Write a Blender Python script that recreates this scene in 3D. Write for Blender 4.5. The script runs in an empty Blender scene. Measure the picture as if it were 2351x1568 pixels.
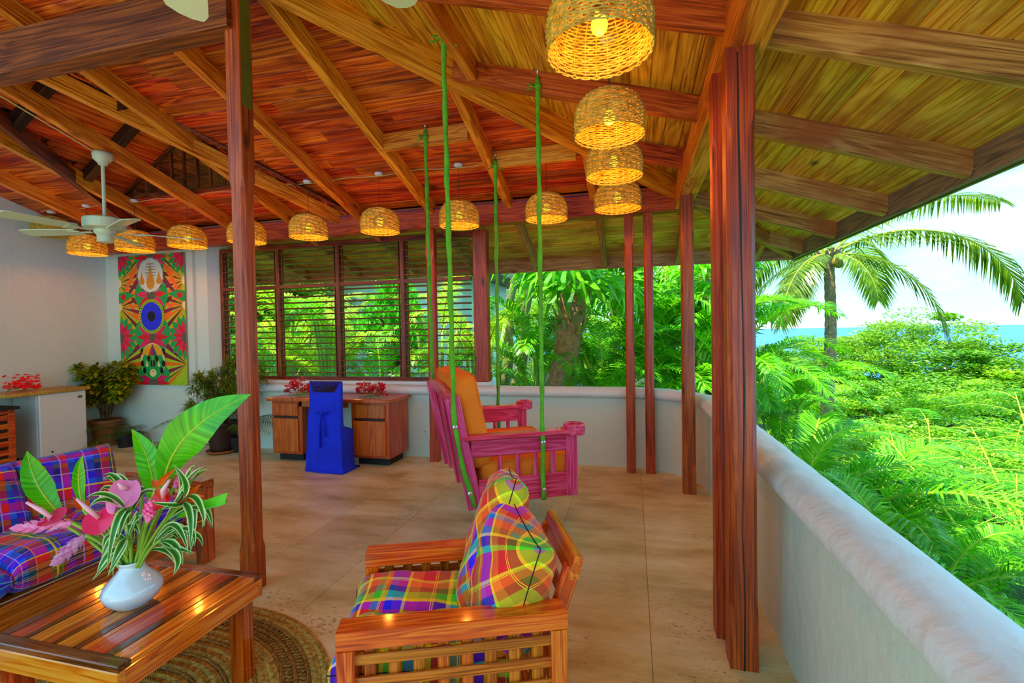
import bpy, math, random
import numpy as np
from mathutils import Vector, Matrix
random.seed(7); rng = np.random.RandomState(7)
SC = bpy.context.scene; COL = SC.collection
PI = math.pi
def sRGB(r, g, b):
    f = lambda c: (c/255/12.92) if c/255 <= .04045 else ((c/255+.055)/1.055)**2.4
    return (f(r), f(g), f(b), 1)

# ---------------- camera, world, sun, exposure ----------------
YAW = math.atan2(.247, .969); PITCH = math.radians(1.15); ROLL = math.radians(.97); FPX = 1090.0
CAMPOS = Vector((-.517, -5.137, 1.5))
_f0 = Vector((-math.sin(YAW), math.cos(YAW), 0)); _r0 = Vector((math.cos(YAW), math.sin(YAW), 0)); _u0 = Vector((0, 0, 1))
CF = _f0*math.cos(PITCH) - _u0*math.sin(PITCH); _u1 = _u0*math.cos(PITCH) + _f0*math.sin(PITCH)
CR = _r0*math.cos(ROLL) - _u1*math.sin(ROLL); CU = _u1*math.cos(ROLL) + _r0*math.sin(ROLL)
cam = bpy.data.cameras.new('camera'); co = bpy.data.objects.new('camera', cam); COL.objects.link(co)
cam.lens = 36*FPX/2351; cam.sensor_width = 36; cam.clip_end = 30000; cam.clip_start = .05
M = Matrix((CR, CU, -CF)).transposed().to_4x4(); M.translation = CAMPOS; co.matrix_world = M
SC.camera = co
# a surveyor's helper: the world point seen at photograph pixel (px, py), at a depth or on a plane
def ray(px, py): return CF + CR*((px-1175.5)/FPX) + CU*((784-py)/FPX)
def at(px, py, d): return CAMPOS + ray(px, py)*d
def atz(px, py, z): r = ray(px, py); return CAMPOS + r*((z-CAMPOS.z)/r.z)
def aty(px, py, y): r = ray(px, py); return CAMPOS + r*((y-CAMPOS.y)/r.y)
def atx(px, py, x): r = ray(px, py); return CAMPOS + r*((x-CAMPOS.x)/r.x)

SC.view_settings.view_transform = 'Standard'; SC.view_settings.look = 'None'
SC.view_settings.gamma = 1.0; SC.view_settings.exposure = 2.05; SC.view_settings.use_curve_mapping = False
w = bpy.data.worlds.new('sky'); SC.world = w; w.use_nodes = True
nt = w.node_tree; nt.nodes.clear()
tc = nt.nodes.new('ShaderNodeTexCoord'); sx = nt.nodes.new('ShaderNodeSeparateXYZ'); nt.links.new(tc.outputs['Generated'], sx.inputs[0])
cr = nt.nodes.new('ShaderNodeValToRGB'); nt.links.new(sx.outputs['Z'], cr.inputs[0])
e = cr.color_ramp; e.elements[0].position = 0; e.elements[0].color = (.40, .84, .90, 1); e.elements[1].position = .75; e.elements[1].color = (.14, .45, .80, 1)
x = e.elements.new(.10); x.color = (.30, .76, .86, 1); x = e.elements.new(.32); x.color = (.17, .55, .82, 1)
nz = nt.nodes.new('ShaderNodeTexNoise'); nz.inputs['Scale'].default_value = 2.2; nz.inputs['Detail'].default_value = 6; nz.inputs['Roughness'].default_value = .55
mp = nt.nodes.new('ShaderNodeMapping'); mp.inputs['Scale'].default_value = (1, 1, 3.2); mp.inputs['Location'].default_value = (.3, .1, .2)
nt.links.new(tc.outputs['Generated'], mp.inputs[0]); nt.links.new(mp.outputs[0], nz.inputs['Vector'])
c2 = nt.nodes.new('ShaderNodeValToRGB'); c2.color_ramp.elements[0].position = .42; c2.color_ramp.elements[0].color = (0, 0, 0, 1); c2.color_ramp.elements[1].position = .72; c2.color_ramp.elements[1].color = (.6, .6, .6, 1)
nt.links.new(nz.outputs[0], c2.inputs[0])
mx = nt.nodes.new('ShaderNodeMixRGB'); nt.links.new(c2.outputs[0], mx.inputs[0]); nt.links.new(cr.outputs[0], mx.inputs[1]); mx.inputs[2].default_value = (.95, .98, 1, 1)
bg = nt.nodes.new('ShaderNodeBackground'); nt.links.new(mx.outputs[0], bg.inputs[0]); bg.inputs[1].default_value = .62
wo = nt.nodes.new('ShaderNodeOutputWorld'); nt.links.new(bg.outputs[0], wo.inputs[0])
sl = bpy.data.lights.new('sun', 'SUN'); so = bpy.data.objects.new('sun', sl); COL.objects.link(so)
sl.energy = 2.7; sl.angle = math.radians(.6); sl.color = (1, .93, .78)
SUNDIR = Vector((-.30, -.18, 1.0)).normalized()      # towards the sun
so.rotation_euler = SUNDIR.to_track_quat('Z', 'Y').to_euler(); so.location = (-10, -10, 20)

# ---------------- mesh helpers ----------------
class MB:
    def __init__(s): s.v = []; s.f = []; s.m = []; s.uv = []
    def add(s, vs, fs, mi=0, uvs=None):
        o = len(s.v); s.v += [tuple(p) for p in vs]
        for i, f in enumerate(fs):
            s.f.append(tuple(k+o for k in f)); s.m.append(mi)
            s.uv.append([uvs[k] for k in f] if uvs else None)
        return s
    def box(s, lo, hi, mi=0, mat=None):
        x0, y0, z0 = lo; x1, y1, z1 = hi
        v = [Vector(p) for p in ((x0,y0,z0),(x1,y0,z0),(x1,y1,z0),(x0,y1,z0),(x0,y0,z1),(x1,y0,z1),(x1,y1,z1),(x0,y1,z1))]
        if mat: v = [mat @ p for p in v]
        return s.add(v, [(0,3,2,1),(4,5,6,7),(0,1,5,4),(1,2,6,5),(2,3,7,6),(3,0,4,7)], mi)
    def tube(s, pts, r, n=8, mi=0, caps=True, closed=False, flat=1.0):
        pts = [Vector(p) for p in pts]; N = len(pts)
        rs = r if hasattr(r, '__len__') else [r]*N
        V = []; prev = None
        for i, p in enumerate(pts):
            if closed: t = pts[(i+1) % N]-pts[i-1]
            else: t = pts[min(i+1, N-1)]-pts[max(i-1, 0)]
            t = t.normalized() if t.length > 1e-9 else Vector((0,0,1))
            if prev is None:
                a = Vector((0,0,1)) if abs(t.z) < .9 else Vector((1,0,0)); u = t.cross(a).normalized()
            else:
                u = (prev - t*prev.dot(t)); u = u.normalized() if u.length > 1e-6 else t.orthogonal().normalized()
            prev = u; vv = t.cross(u)
            for k in range(n):
                a = 2*PI*k/n; V.append(p + (u*math.cos(a) + vv*math.sin(a)*flat)*rs[i])
        F = []
        for i in range(N if closed else N-1):
            j = (i+1) % N
            for k in range(n): F.append((i*n+k, i*n+(k+1) % n, j*n+(k+1) % n, j*n+k))
        if caps and not closed: F.append(tuple(range(n-1, -1, -1))); F.append(tuple((N-1)*n+k for k in range(n)))
        return s.add(V, F, mi)
    def lathe(s, prof, n=24, c=(0,0,0), mi=0, closed=False):
        V = []; F = []; cx, cy, cz = c
        for (r, z) in prof:
            for k in range(n): a = 2*PI*k/n; V.append((cx+r*math.cos(a), cy+r*math.sin(a), cz+z))
        P = len(prof)
        for i in range(P if closed else P-1):
            j = (i+1) % P
            for k in range(n): F.append((i*n+k, i*n+(k+1) % n, j*n+(k+1) % n, j*n+k))
        if not closed:
            if prof[0][0] > 1e-5: F.append(tuple(range(n-1, -1, -1)))
            if prof[-1][0] > 1e-5: F.append(tuple((P-1)*n+k for k in range(n)))
        return s.add(V, F, mi)
    def prism(s, poly, h0, h1, axis='z', mi=0):
        n = len(poly)
        mk = {'z': lambda a, b, h: (a, b, h), 'y': lambda a, b, h: (a, h, b), 'x': lambda a, b, h: (h, a, b)}[axis]
        V = [mk(a, b, h0) for a, b in poly]+[mk(a, b, h1) for a, b in poly]
        F = [tuple(range(n-1, -1, -1)), tuple(range(n, 2*n))]+[(i, (i+1) % n, n+(i+1) % n, n+i) for i in range(n)]
        return s.add(V, F, mi)
    def mesh(s, name, mats, smooth=False, fix=True):
        me = bpy.data.meshes.new(name); me.from_pydata(s.v, [], s.f)
        for m in (mats if isinstance(mats, (list, tuple)) else [mats]): me.materials.append(m)
        me.polygons.foreach_set('material_index', s.m)
        if any(u is not None for u in s.uv):
            l = me.uv_layers.new(name='UVMap'); k = 0
            for fu, f in zip(s.uv, s.f):
                for j in range(len(f)):
                    if fu: l.data[k].uv = fu[j]
                    k += 1
        if smooth: me.polygons.foreach_set('use_smooth', [True]*len(s.f))
        if fix:
            import bmesh
            b = bmesh.new(); b.from_mesh(me); bmesh.ops.recalc_face_normals(b, faces=b.faces); b.to_mesh(me); b.free()
        me.update(); return me
    def build(s, name, mats, parent=None, smooth=False, bevel=0, fix=True, autosmooth=False):
        o = bpy.data.objects.new(name, s.mesh(name, mats, smooth, fix)); COL.objects.link(o)
        if parent: o.parent = parent
        if bevel:
            b = o.modifiers.new('bevel', 'BEVEL'); b.width = bevel; b.segments = 1; b.limit_method = 'ANGLE'; b.angle_limit = .6
        return o
def npmesh(name, V, F, mat, smooth=False):
    """V (n,3), F (m,k) arrays"""
    me = bpy.data.meshes.new(name); k = F.shape[1]
    me.vertices.add(len(V)); me.vertices.foreach_set('co', np.asarray(V, np.float32).ravel())
    me.loops.add(F.size); me.loops.foreach_set('vertex_index', F.astype(np.int32).ravel())
    me.polygons.add(len(F)); me.polygons.foreach_set('loop_start', np.arange(0, F.size, k, dtype=np.int32)); me.polygons.foreach_set('loop_total', np.full(len(F), k, np.int32))
    if smooth: me.polygons.foreach_set('use_smooth', [True]*len(F))
    me.materials.append(mat); me.update(calc_edges=True); me.validate(); return me
def link(name, me, parent=None, loc=None, rot=None, scale=None):
    o = bpy.data.objects.new(name, me); COL.objects.link(o)
    if parent: o.parent = parent
    if loc is not None: o.location = loc
    if rot is not None: o.rotation_euler = rot
    if scale is not None: o.scale = (scale,)*3 if not hasattr(scale, '__len__') else scale
    return o
def thing(name, label, cat, loc=(0,0,0), rz=0, group=None, kind=None):
    o = link(name, None, None, loc, (0, 0, rz)); return tag(o, label, cat, group, kind)
def tag(o, label=None, cat=None, group=None, kind=None):
    if label: o['label'] = label
    if cat: o['category'] = cat
    if group: o['group'] = group
    if kind: o['kind'] = kind
    return o
def root(name, kind='structure', label=None, cat=None):
    return tag(link(name, None), label, cat, None, kind)
def dup(o, parent=None):
    c = o.copy(); COL.objects.link(c); c.parent = parent
    for ch in list(o.children): dup(ch, c)
    return c
_bc = {}
def beam(name, p0, p1, w, h, mat, parent=None, up=(0,0,1), off=0, bevel=.003, anchor=None):
    """board from p0 to p1 (centre line of its bottom face), w wide, h high; local X runs along it"""
    p0 = Vector(p0); p1 = Vector(p1); d = p1-p0; L = d.length; X = d/L; U = Vector(up); Z = (U - X*U.dot(X)).normalized(); Y = Z.cross(X)
    key = (round(L, 3), round(w, 4), round(h, 4), mat.name, bevel)
    if key not in _bc:
        b = bevel; m = MB(); ring = []
        hw, hh = w/2, h/2
        if b: prof = [(-hw+b,-hh),(hw-b,-hh),(hw,-hh+b),(hw,hh-b),(hw-b,hh),(-hw+b,hh),(-hw,hh-b),(-hw,-hh+b)]
        else: prof = [(-hw,-hh),(hw,-hh),(hw,hh),(-hw,hh)]
        n = len(prof); V = [(-L/2, a, c) for a, c in prof]+[(L/2, a, c) for a, c in prof]
        m.add(V, [tuple(range(n-1,-1,-1)), tuple(range(n, 2*n))]+[(i,(i+1)%n,n+(i+1)%n,n+i) for i in range(n)])
        _bc[key] = m.mesh(name, mat)
    o = link(name, _bc[key], parent)
    R = Matrix((X, Y, Z)).transposed().to_4x4(); R.translation = (p0+p1)/2 + Z*(h/2+off); o.matrix_world = R
    if parent: o.matrix_basis = parent.matrix_world.inverted() @ R if parent.matrix_world != Matrix() else R
    return o
def cushion_mb(L, W, T, nx=18, ny=18, e=4.0, puff=.55, seed=0, wr=.006, uv0=(0,0), uvrot=0):
    """a stuffed pillow lying in XY: squarish outline, thick in the middle, thin seam edges; UVs in metres"""
    m = MB(); r = random.Random(seed); ph = [r.random()*6 for _ in range(6)]
    for side in (1, -1):
        V = []; U = []
        for j in range(ny+1):
            for i in range(nx+1):
                u = -1+2*i/nx; v = -1+2*j/ny
                su = math.sin(u*PI/2); sv = math.sin(v*PI/2)
                a = max(0, 1-abs(su)**e); b = max(0, 1-abs(sv)**e)
                h = (a*b)**puff
                pin = 1-.05*(1-abs(sv)**2)*abs(su)**6
                x = su*L/2*(1-.045*(1-sv*sv)); y = sv*W/2*(1-.045*(1-su*su))
                z = side*h*T/2 + wr*h*(math.sin(x*21+ph[0])*math.sin(y*17+ph[1])+.6*math.sin(x*43+y*30+ph[2]))
                V.append((x, y, z)); c, s_ = math.cos(uvrot), math.sin(uvrot); X_, Y_ = x+side*z*.25*0+uv0[0], y+uv0[1]
                X_ = u*L*.60+uv0[0]; Y_ = v*W*.60+uv0[1]
                U.append((X_*c-Y_*s_, X_*s_+Y_*c))
        F = [(j*(nx+1)+i, j*(nx+1)+i+1, (j+1)*(nx+1)+i+1, (j+1)*(nx+1)+i) for j in range(ny) for i in range(nx)]
        if side < 0: F = [f[::-1] for f in F]
        m.add(V, F, 0, U)
    return m
# ---------------- materials ----------------
def nodes(name):
    m = bpy.data.materials.new(name); m.use_nodes = True; n = m.node_tree.nodes; l = m.node_tree.links
    return m, n, l, n['Principled BSDF']
def ramp(n, stops, interp='LINEAR'):
    r = n.new('ShaderNodeValToRGB'); r.color_ramp.interpolation = interp; e = r.color_ramp.elements
    e[0].position, e[0].color = stops[0]; e[1].position, e[1].color = stops[-1]
    for p, c in stops[1:-1]:
        q = e.new(p); q.color = c
    return r
def plain(name, col, rough=.5, noise=.12, scale=8, metal=0, coat=0, bump=0, bscale=60, spec=.5, rnd=0):
    m, n, l, b = nodes(name); b.inputs['Roughness'].default_value = rough; b.inputs['Metallic'].default_value = metal
    b.inputs['Coat Weight'].default_value = coat; b.inputs['Specular IOR Level'].default_value = spec
    t = n.new('ShaderNodeTexCoord'); z = n.new('ShaderNodeTexNoise'); z.inputs['Scale'].default_value = scale; z.inputs['Detail'].default_value = 5
    l.new(t.outputs['Object'], z.inputs['Vector'])
    c = Vector(col[:3]); r = ramp(n, [(.25, (*(c*(1-noise)), 1)), (.75, (*[min(1, q*(1+noise)) for q in c], 1))]); l.new(z.outputs[0], r.inputs[0])
    out = r.outputs[0]
    if rnd:
        oi = n.new('ShaderNodeObjectInfo'); h = n.new('ShaderNodeHueSaturation'); mm = n.new('ShaderNodeMapRange'); mm.inputs['To Min'].default_value = 1-rnd; mm.inputs['To Max'].default_value = 1+rnd
        l.new(oi.outputs['Random'], mm.inputs[0]); l.new(mm.outputs[0], h.inputs['Value']); l.new(out, h.inputs['Color']); out = h.outputs[0]
    l.new(out, b.inputs['Base Color'])
    if bump:
        z2 = n.new('ShaderNodeTexNoise'); z2.inputs['Scale'].default_value = bscale; z2.inputs['Detail'].default_value = 6; l.new(t.outputs['Object'], z2.inputs['Vector'])
        bp = n.new('ShaderNodeBump'); bp.inputs['Strength'].default_value = bump; bp.inputs['Distance'].default_value = .02; l.new(z2.outputs[0], bp.inputs['Height']); l.new(bp.outputs[0], b.inputs['Normal'])
    return m
def wood(name, dark, mid, light, grain=1.0, rough=.45, coat=0, rnd=.18, knots=True, along='X', spec=.4, hue=.01, bump=.25, stain=None, fig=.12):
    m, n, l, b = nodes(name); b.inputs['Roughness'].default_value = rough; b.inputs['Coat Weight'].default_value = coat; b.inputs['Coat Roughness'].default_value = .08
    b.inputs['Specular IOR Level'].default_value = spec
    t = n.new('ShaderNodeTexCoord'); oi = n.new('ShaderNodeObjectInfo')
    off = n.new('ShaderNodeVectorMath'); off.operation = 'SCALE'; off.inputs[0].default_value = (17, 31, 23); l.new(oi.outputs['Random'], off.inputs['Scale'])
    ad = n.new('ShaderNodeVectorMath'); ad.operation = 'ADD'; l.new(t.outputs['Object'], ad.inputs[0]); l.new(off.outputs[0], ad.inputs[1])
    sc = {'X': (.5, 8, 8), 'Y': (8, .5, 8), 'Z': (8, 8, .5)}[along]
    mp = n.new('ShaderNodeMapping'); mp.inputs['Scale'].default_value = tuple(q*grain*(1.0 if q > 2 else 1.15) for q in sc); l.new(ad.outputs[0], mp.inputs[0])
    nz = n.new('ShaderNodeTexNoise'); nz.inputs['Scale'].default_value = 1.0; nz.inputs['Detail'].default_value = 3; nz.inputs['Distortion'].default_value = .6; l.new(mp.outputs[0], nz.inputs['Vector'])
    # contour lines of the slow noise make the cathedral figure
    mu = n.new('ShaderNodeMath'); mu.operation = 'MULTIPLY'; mu.inputs[1].default_value = 58; l.new(nz.outputs[0], mu.inputs[0])
    sn = n.new('ShaderNodeMath'); sn.operation = 'SINE'; l.new(mu.outputs[0], sn.inputs[0])
    mp2 = n.new('ShaderNodeMapping'); mp2.inputs['Scale'].default_value = tuple(q*grain*(5.0 if q > 2 else 1.2) for q in sc); l.new(ad.outputs[0], mp2.inputs[0])
    n2 = n.new('ShaderNodeTexNoise'); n2.inputs['Scale'].default_value = 2.5; n2.inputs['Detail'].default_value = 6; n2.inputs['Roughness'].default_value = .65; l.new(mp2.outputs[0], n2.inputs['Vector'])
    s1 = n.new('ShaderNodeMath'); s1.operation = 'MULTIPLY_ADD'; s1.inputs[1].default_value = fig; l.new(sn.outputs[0], s1.inputs[0]); l.new(n2.outputs[0], s1.inputs[2])
    n3 = n.new('ShaderNodeTexNoise'); n3.inputs['Scale'].default_value = 1.7; n3.inputs['Detail'].default_value = 2; l.new(ad.outputs[0], n3.inputs['Vector'])
    s2 = n.new('ShaderNodeMath'); s2.operation = 'MULTIPLY_ADD'; s2.inputs[1].default_value = .35; l.new(n3.outputs[0], s2.inputs[0]); l.new(s1.outputs[0], s2.inputs[2])
    r = ramp(n, [(.42, dark), (.66, mid), (.9, light)]); l.new(s2.outputs[0], r.inputs[0])
    h = n.new('ShaderNodeHueSaturation'); l.new(r.outputs[0], h.inputs['Color'])
    mr = n.new('ShaderNodeMapRange'); mr.inputs['To Min'].default_value = 1-rnd; mr.inputs['To Max'].default_value = 1+rnd; l.new(oi.outputs['Random'], mr.inputs[0]); l.new(mr.outputs[0], h.inputs['Value'])
    wn = n.new('ShaderNodeTexWhiteNoise'); wn.noise_dimensions = '1D'; l.new(oi.outputs['Random'], wn.inputs['W'])
    mh = n.new('ShaderNodeMapRange'); mh.inputs['To Min'].default_value = .5-hue; mh.inputs['To Max'].default_value = .5+hue; l.new(wn.outputs[0], mh.inputs[0]); l.new(mh.outputs[0], h.inputs['Hue'])
    out = h.outputs[0]
    if stain:
        n4 = n.new('ShaderNodeTexNoise'); n4.inputs['Scale'].default_value = 1.3; n4.inputs['Detail'].default_value = 5; n4.inputs['Distortion'].default_value = 1.0; l.new(ad.outputs[0], n4.inputs['Vector'])
        rr = ramp(n, [(.5, (0,0,0,1)), (.66, (.75,.75,.75,1))]); l.new(n4.outputs[0], rr.inputs[0])
        mm = n.new('ShaderNodeMixRGB'); l.new(rr.outputs[0], mm.inputs[0]); l.new(out, mm.inputs[1]); mm.inputs[2].default_value = stain; out = mm.outputs[0]
    if knots:
        v = n.new('ShaderNodeTexVoronoi'); v.inputs['Scale'].default_value = 1.0
        mk = n.new('ShaderNodeMapping'); mk.inputs['Scale'].default_value = {'X': (1.7, 4, 4), 'Y': (4, 1.7, 4), 'Z': (4, 4, 1.7)}[along]; l.new(ad.outputs[0], mk.inputs[0]); l.new(mk.outputs[0], v.inputs['Vector'])
        kr = ramp(n, [(.04, (.10, .10, .10, 1)), (.09, (.55,.55,.55,1)), (.13, (1,1,1,1))]); l.new(v.outputs['Distance'], kr.inputs[0])
        mk2 = n.new('ShaderNodeMixRGB'); mk2.blend_type = 'MULTIPLY'; mk2.inputs[0].default_value = .85; l.new(out, mk2.inputs[1]); l.new(kr.outputs[0], mk2.inputs[2]); out = mk2.outputs[0]
    l.new(out, b.inputs['Base Color'])
    bp = n.new('ShaderNodeBump'); bp.inputs['Strength'].default_value = bump; bp.inputs['Distance'].default_value = .004; l.new(s2.outputs[0], bp.inputs['Height']); l.new(bp.outputs[0], b.inputs['Normal'])
    return m
def leafmat(name, c1, c2, trans=.4, rough=.35, rnd=.25, scale=3, spec=.5, sheen=0):
    m, n, l, b = nodes(name); b.inputs['Roughness'].default_value = rough; b.inputs['Specular IOR Level'].default_value = spec
    t = n.new('ShaderNodeTexCoord'); oi = n.new('ShaderNodeObjectInfo'); g = n.new('ShaderNodeNewGeometry')
    z = n.new('ShaderNodeTexNoise'); z.inputs['Scale'].default_value = scale; z.inputs['Detail'].default_value = 3; l.new(t.outputs['Object'], z.inputs['Vector'])
    a = n.new('ShaderNodeMath'); a.operation = 'MULTIPLY_ADD'; a.inputs[1].default_value = .45; l.new(g.outputs['Random Per Island'], a.inputs[0]); l.new(z.outputs[0], a.inputs[2])
    r = ramp(n, [(.4, c1), (1.0, c2)]); l.new(a.outputs[0], r.inputs[0])
    h = n.new('ShaderNodeHueSaturation'); mr = n.new('ShaderNodeMapRange'); mr.inputs['To Min'].default_value = 1-rnd; mr.inputs['To Max'].default_value = 1+rnd
    l.new(oi.outputs['Random'], mr.inputs[0]); l.new(mr.outputs[0], h.inputs['Value']); l.new(r.outputs[0], h.inputs['Color']); l.new(h.outputs[0], b.inputs['Base Color'])
    tr = n.new('ShaderNodeBsdfTranslucent'); l.new(h.outputs[0], tr.inputs[0]); mx = n.new('ShaderNodeMixShader'); mx.inputs[0].default_value = trans
    l.new(b.outputs[0], mx.inputs[1]); l.new(tr.outputs[0], mx.inputs[2]); l.new(mx.outputs[0], n['Material Output'].inputs[0])
    return m
def plaid(name, A, B, period=.30, lineA=None, lineB=None, rough=.8, mixf=.5):
    """woven madras check: warp and weft colour bands crossing, thin bright threads over them; UVs are metres"""
    m, n, l, b = nodes(name); b.inputs['Roughness'].default_value = rough; b.inputs['Sheen Weight'].default_value = .15
    t = n.new('ShaderNodeTexCoord'); s = n.new('ShaderNodeSeparateXYZ'); l.new(t.outputs['UV'], s.inputs[0])
    def band(sock, cols, per):
        d = n.new('ShaderNodeMath'); d.operation = 'DIVIDE'; d.inputs[1].default_value = per; l.new(sock, d.inputs[0])
        f = n.new('ShaderNodeMath'); f.operation = 'FRACT'; l.new(d.outputs[0], f.inputs[0])
        tot = sum(q[1] for q in cols); acc = 0; st = []
        for c, wd in cols: st.append((acc/tot, c)); acc += wd
        r = n.new('ShaderNodeValToRGB'); r.color_ramp.interpolation = 'CONSTANT'; e = r.color_ramp.elements
        e[0].position, e[0].color = st[0]; e[1].position, e[1].color = st[-1]
        for p, c in st[1:-1]: q = e.new(p); q.color = c
        l.new(f.outputs[0], r.inputs[0]); return r.outputs[0], f.outputs[0]
    a, fa = band(s.outputs[0], A, period); c, fc = band(s.outputs[1], B, period*.93)
    mx = n.new('ShaderNodeMixRGB'); mx.inputs[0].default_value = mixf; l.new(a, mx.inputs[1]); l.new(c, mx.inputs[2]); out = mx.outputs[0]
    hs = n.new('ShaderNodeHueSaturation'); hs.inputs['Saturation'].default_value = 1.3; hs.inputs['Value'].default_value = 1.3; l.new(out, hs.inputs['Color']); out = hs.outputs[0]
    def line(out, f, pos, wd, col, k):
        d = n.new('ShaderNodeMath'); d.operation = 'SUBTRACT'; d.inputs[1].default_value = pos; l.new(f, d.inputs[0])
        ab = n.new('ShaderNodeMath'); ab.operation = 'ABSOLUTE'; l.new(d.outputs[0], ab.inputs[0])
        lt = n.new('ShaderNodeMath'); lt.operation = 'LESS_THAN'; lt.inputs[1].default_value = wd; l.new(ab.outputs[0], lt.inputs[0])
        mm = n.new('ShaderNodeMath'); mm.operation = 'MULTIPLY'; mm.inputs[1].default_value = k; l.new(lt.outputs[0], mm.inputs[0])
        q = n.new('ShaderNodeMixRGB'); l.new(mm.outputs[0], q.inputs[0]); l.new(out, q.inputs[1]); q.inputs[2].default_value = col; return q.outputs[0]
    for pos, wd, col, k in (lineA or []): out = line(out, fa, pos, wd, col, k)
    for pos, wd, col, k in (lineB or []): out = line(out, fc, pos, wd, col, k)
    l.new(out, b.inputs['Base Color'])
    z = n.new('ShaderNodeTexNoise'); z.inputs['Scale'].default_value = 9; z.inputs['Detail'].default_value = 3; l.new(t.outputs['Object'], z.inputs['Vector'])
    bp = n.new('ShaderNodeBump'); bp.inputs['Strength'].default_value = .35; bp.inputs['Distance'].default_value = .02; l.new(z.outputs[0], bp.inputs['Height']); l.new(bp.outputs[0], b.inputs['Normal'])
    return m
S = sRGB
W_red = wood('red_brown_planks', S(92,22,2), S(185,66,8), S(228,115,24), rough=.5, rnd=.30, grain=.8, hue=.012)  # redder boards for the back slope and the little gable
W_olive = wood('olive_yellow_planks', S(135,76,6), S(202,146,20), S(228,182,50), rough=.5, rnd=.22, grain=.8, hue=.02)  # yellower boards for the right-hand slope
W_soffit = wood('weathered_soffit_planks', S(176,104,8), S(236,170,28), S(248,198,70), rough=.5, rnd=.2, grain=.8, stain=S(178,84,20), hue=.02)
W_rafter = wood('amber_pine_beams', S(145,62,4), S(214,124,16), S(236,165,50), rough=.4, rnd=.14, grain=1.3)
W_jack = wood('red_brown_beams', S(110,36,5), S(185,80,16), S(215,115,34), rough=.4, rnd=.12, grain=1.3)
W_tail = wood('weathered_beams', S(125,72,20), S(195,130,48), S(222,165,80), rough=.55, rnd=.1, grain=1.2, stain=S(180,90,25))
W_fascia = wood('grey_brown_fascia', S(90,76,55), S(140,114,78), S(170,138,84), rough=.6, rnd=.05)
W_dark = wood('dark_brown_timber', S(50,18,3), S(110,46,8), S(150,74,18), rough=.45, rnd=.15)
W_black = wood('nearly_black_timber', S(12,6,4), S(40,18,9), S(75,36,18), rough=.5, rnd=.1)
W_post = wood('red_brown_post', S(84,24,3), S(160,60,5), S(200,98,20), rough=.4, fig=.06, rnd=.08, along='Z', grain=1.2, spec=.5)
W_shut = wood('brown_shutter_wood', S(60,24,8), S(115,52,18), S(150,78,30), rough=.4, rnd=.12)
W_shutz = wood('brown_shutter_stile', S(60,24,8), S(125,56,18), S(160,84,30), rough=.4, rnd=.12, along='Z')
W_chair = wood('varnished_orange_pine', S(160,52,3), S(226,92,8), S(245,135,32), rough=.22, coat=.8, rnd=.08, grain=1.6, knots=False)
W_chairz = wood('varnished_orange_pine_upright', S(150,55,5), S(215,98,14), S(240,140,40), rough=.22, coat=.8, rnd=.08, grain=1.6, knots=False, along='Z')
W_lat = wood('lattice_slat_wood', S(120,44,5), S(196,90,12), S(225,120,30), rough=.3, coat=.4, rnd=.1, grain=1.6, knots=False)
W_sofa = wood('varnished_brown_pine', S(105,38,8), S(172,78,18), S(210,115,40), rough=.22, coat=.8, rnd=.08, grain=1.4, knots=False)
W_tab1 = wood('honey_slat', S(165,66,8), S(226,112,16), S(240,150,45), rough=.16, coat=1, rnd=.10, grain=1.2, knots=False, bump=.05)
W_tab2 = wood('dark_slat', S(45,14,5), S(100,36,10), S(140,60,18), rough=.16, coat=1, rnd=.2, grain=1.2, knots=False, bump=.05)
W_tab3 = wood('red_slat', S(130,36,4), S(195,72,10), S(220,100,24), rough=.16, coat=1, rnd=.12, grain=1.2, knots=False, bump=.05)
W_desk = wood('desk_mahogany', S(150,58,6), S(190,82,10), S(212,108,26), rough=.3, coat=.3, rnd=.05, grain=.8, knots=False, bump=.05, along='Z')
W_deskp = wood('desk_panel', S(160,66,6), S(198,90,12), S(218,114,28), rough=.32, coat=.2, rnd=.06, grain=.8, knots=False, bump=.05, along='Z')
W_butch = wood('butcher_top', S(130,84,20), S(195,140,50), S(215,170,80), rough=.4, rnd=.05, knots=False)
W_cab = wood('cabinet_orange', S(130,42,6), S(205,82,16), S(225,115,36), rough=.35, rnd=.06, knots=False, along='Y')
W_pink = wood('pink_stained_wood', S(190,26,70), S(228,50,108), S(240,100,145), rough=.35, coat=.25, rnd=.05, grain=1.3, knots=False)
W_pinkz = wood('pink_stained_wood_upright', S(190,26,70), S(228,50,108), S(240,100,145), rough=.35, coat=.25, rnd=.05, grain=1.3, knots=False, along='Z')
Black = plain('black_plinth', S(16,14,12), .6, .3)
Plaster = plain('white_plaster', (.63, .75, .66), .65, .04, 1.2, bump=.35, bscale=14)
Plaster2 = plain('white_coping_plaster', (.68, .77, .80), .45, .05, 2.0, bump=.7, bscale=9)
White = plain('white_enamel', (.72, .74, .72), .3, .02)
FanM = plain('fan_ivory', (.60, .68, .42), .35, .03)
Chrome = plain('steel', (.7, .72, .75), .25, .05, metal=1)
Rope = plain('green_fabric_rope', S(92,176,14), .75, .25, 12, bump=.6, bscale=40)
Orange = plain('orange_canvas', S(245,128,14), .85, .12, 5, bump=.25, bscale=25)
Blue = plain('cobalt_cloth', S(8,46,225), .9, .18, 6, bump=.3, bscale=20)
Terra = plain('mossy_terracotta', S(135,88,40), .8, .35, 7, bump=.4, bscale=20)
Terra2 = plain('terracotta_saucer', S(160,88,38), .7, .2, 7)
Dirt = plain('soil', S(40,24,12), .95, .3, 20)
Ceramic = plain('white_glazed_ceramic', (.62, .70, .80), .12, .03, 4, coat=1)
Cable = plain('pale_cable', S(200,196,120), .5, .05)
BlueW = plain('blue_wire', S(30,60,150), .5, .05)
Socket = plain('lamp_holder', S(60,50,30), .5)
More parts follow.
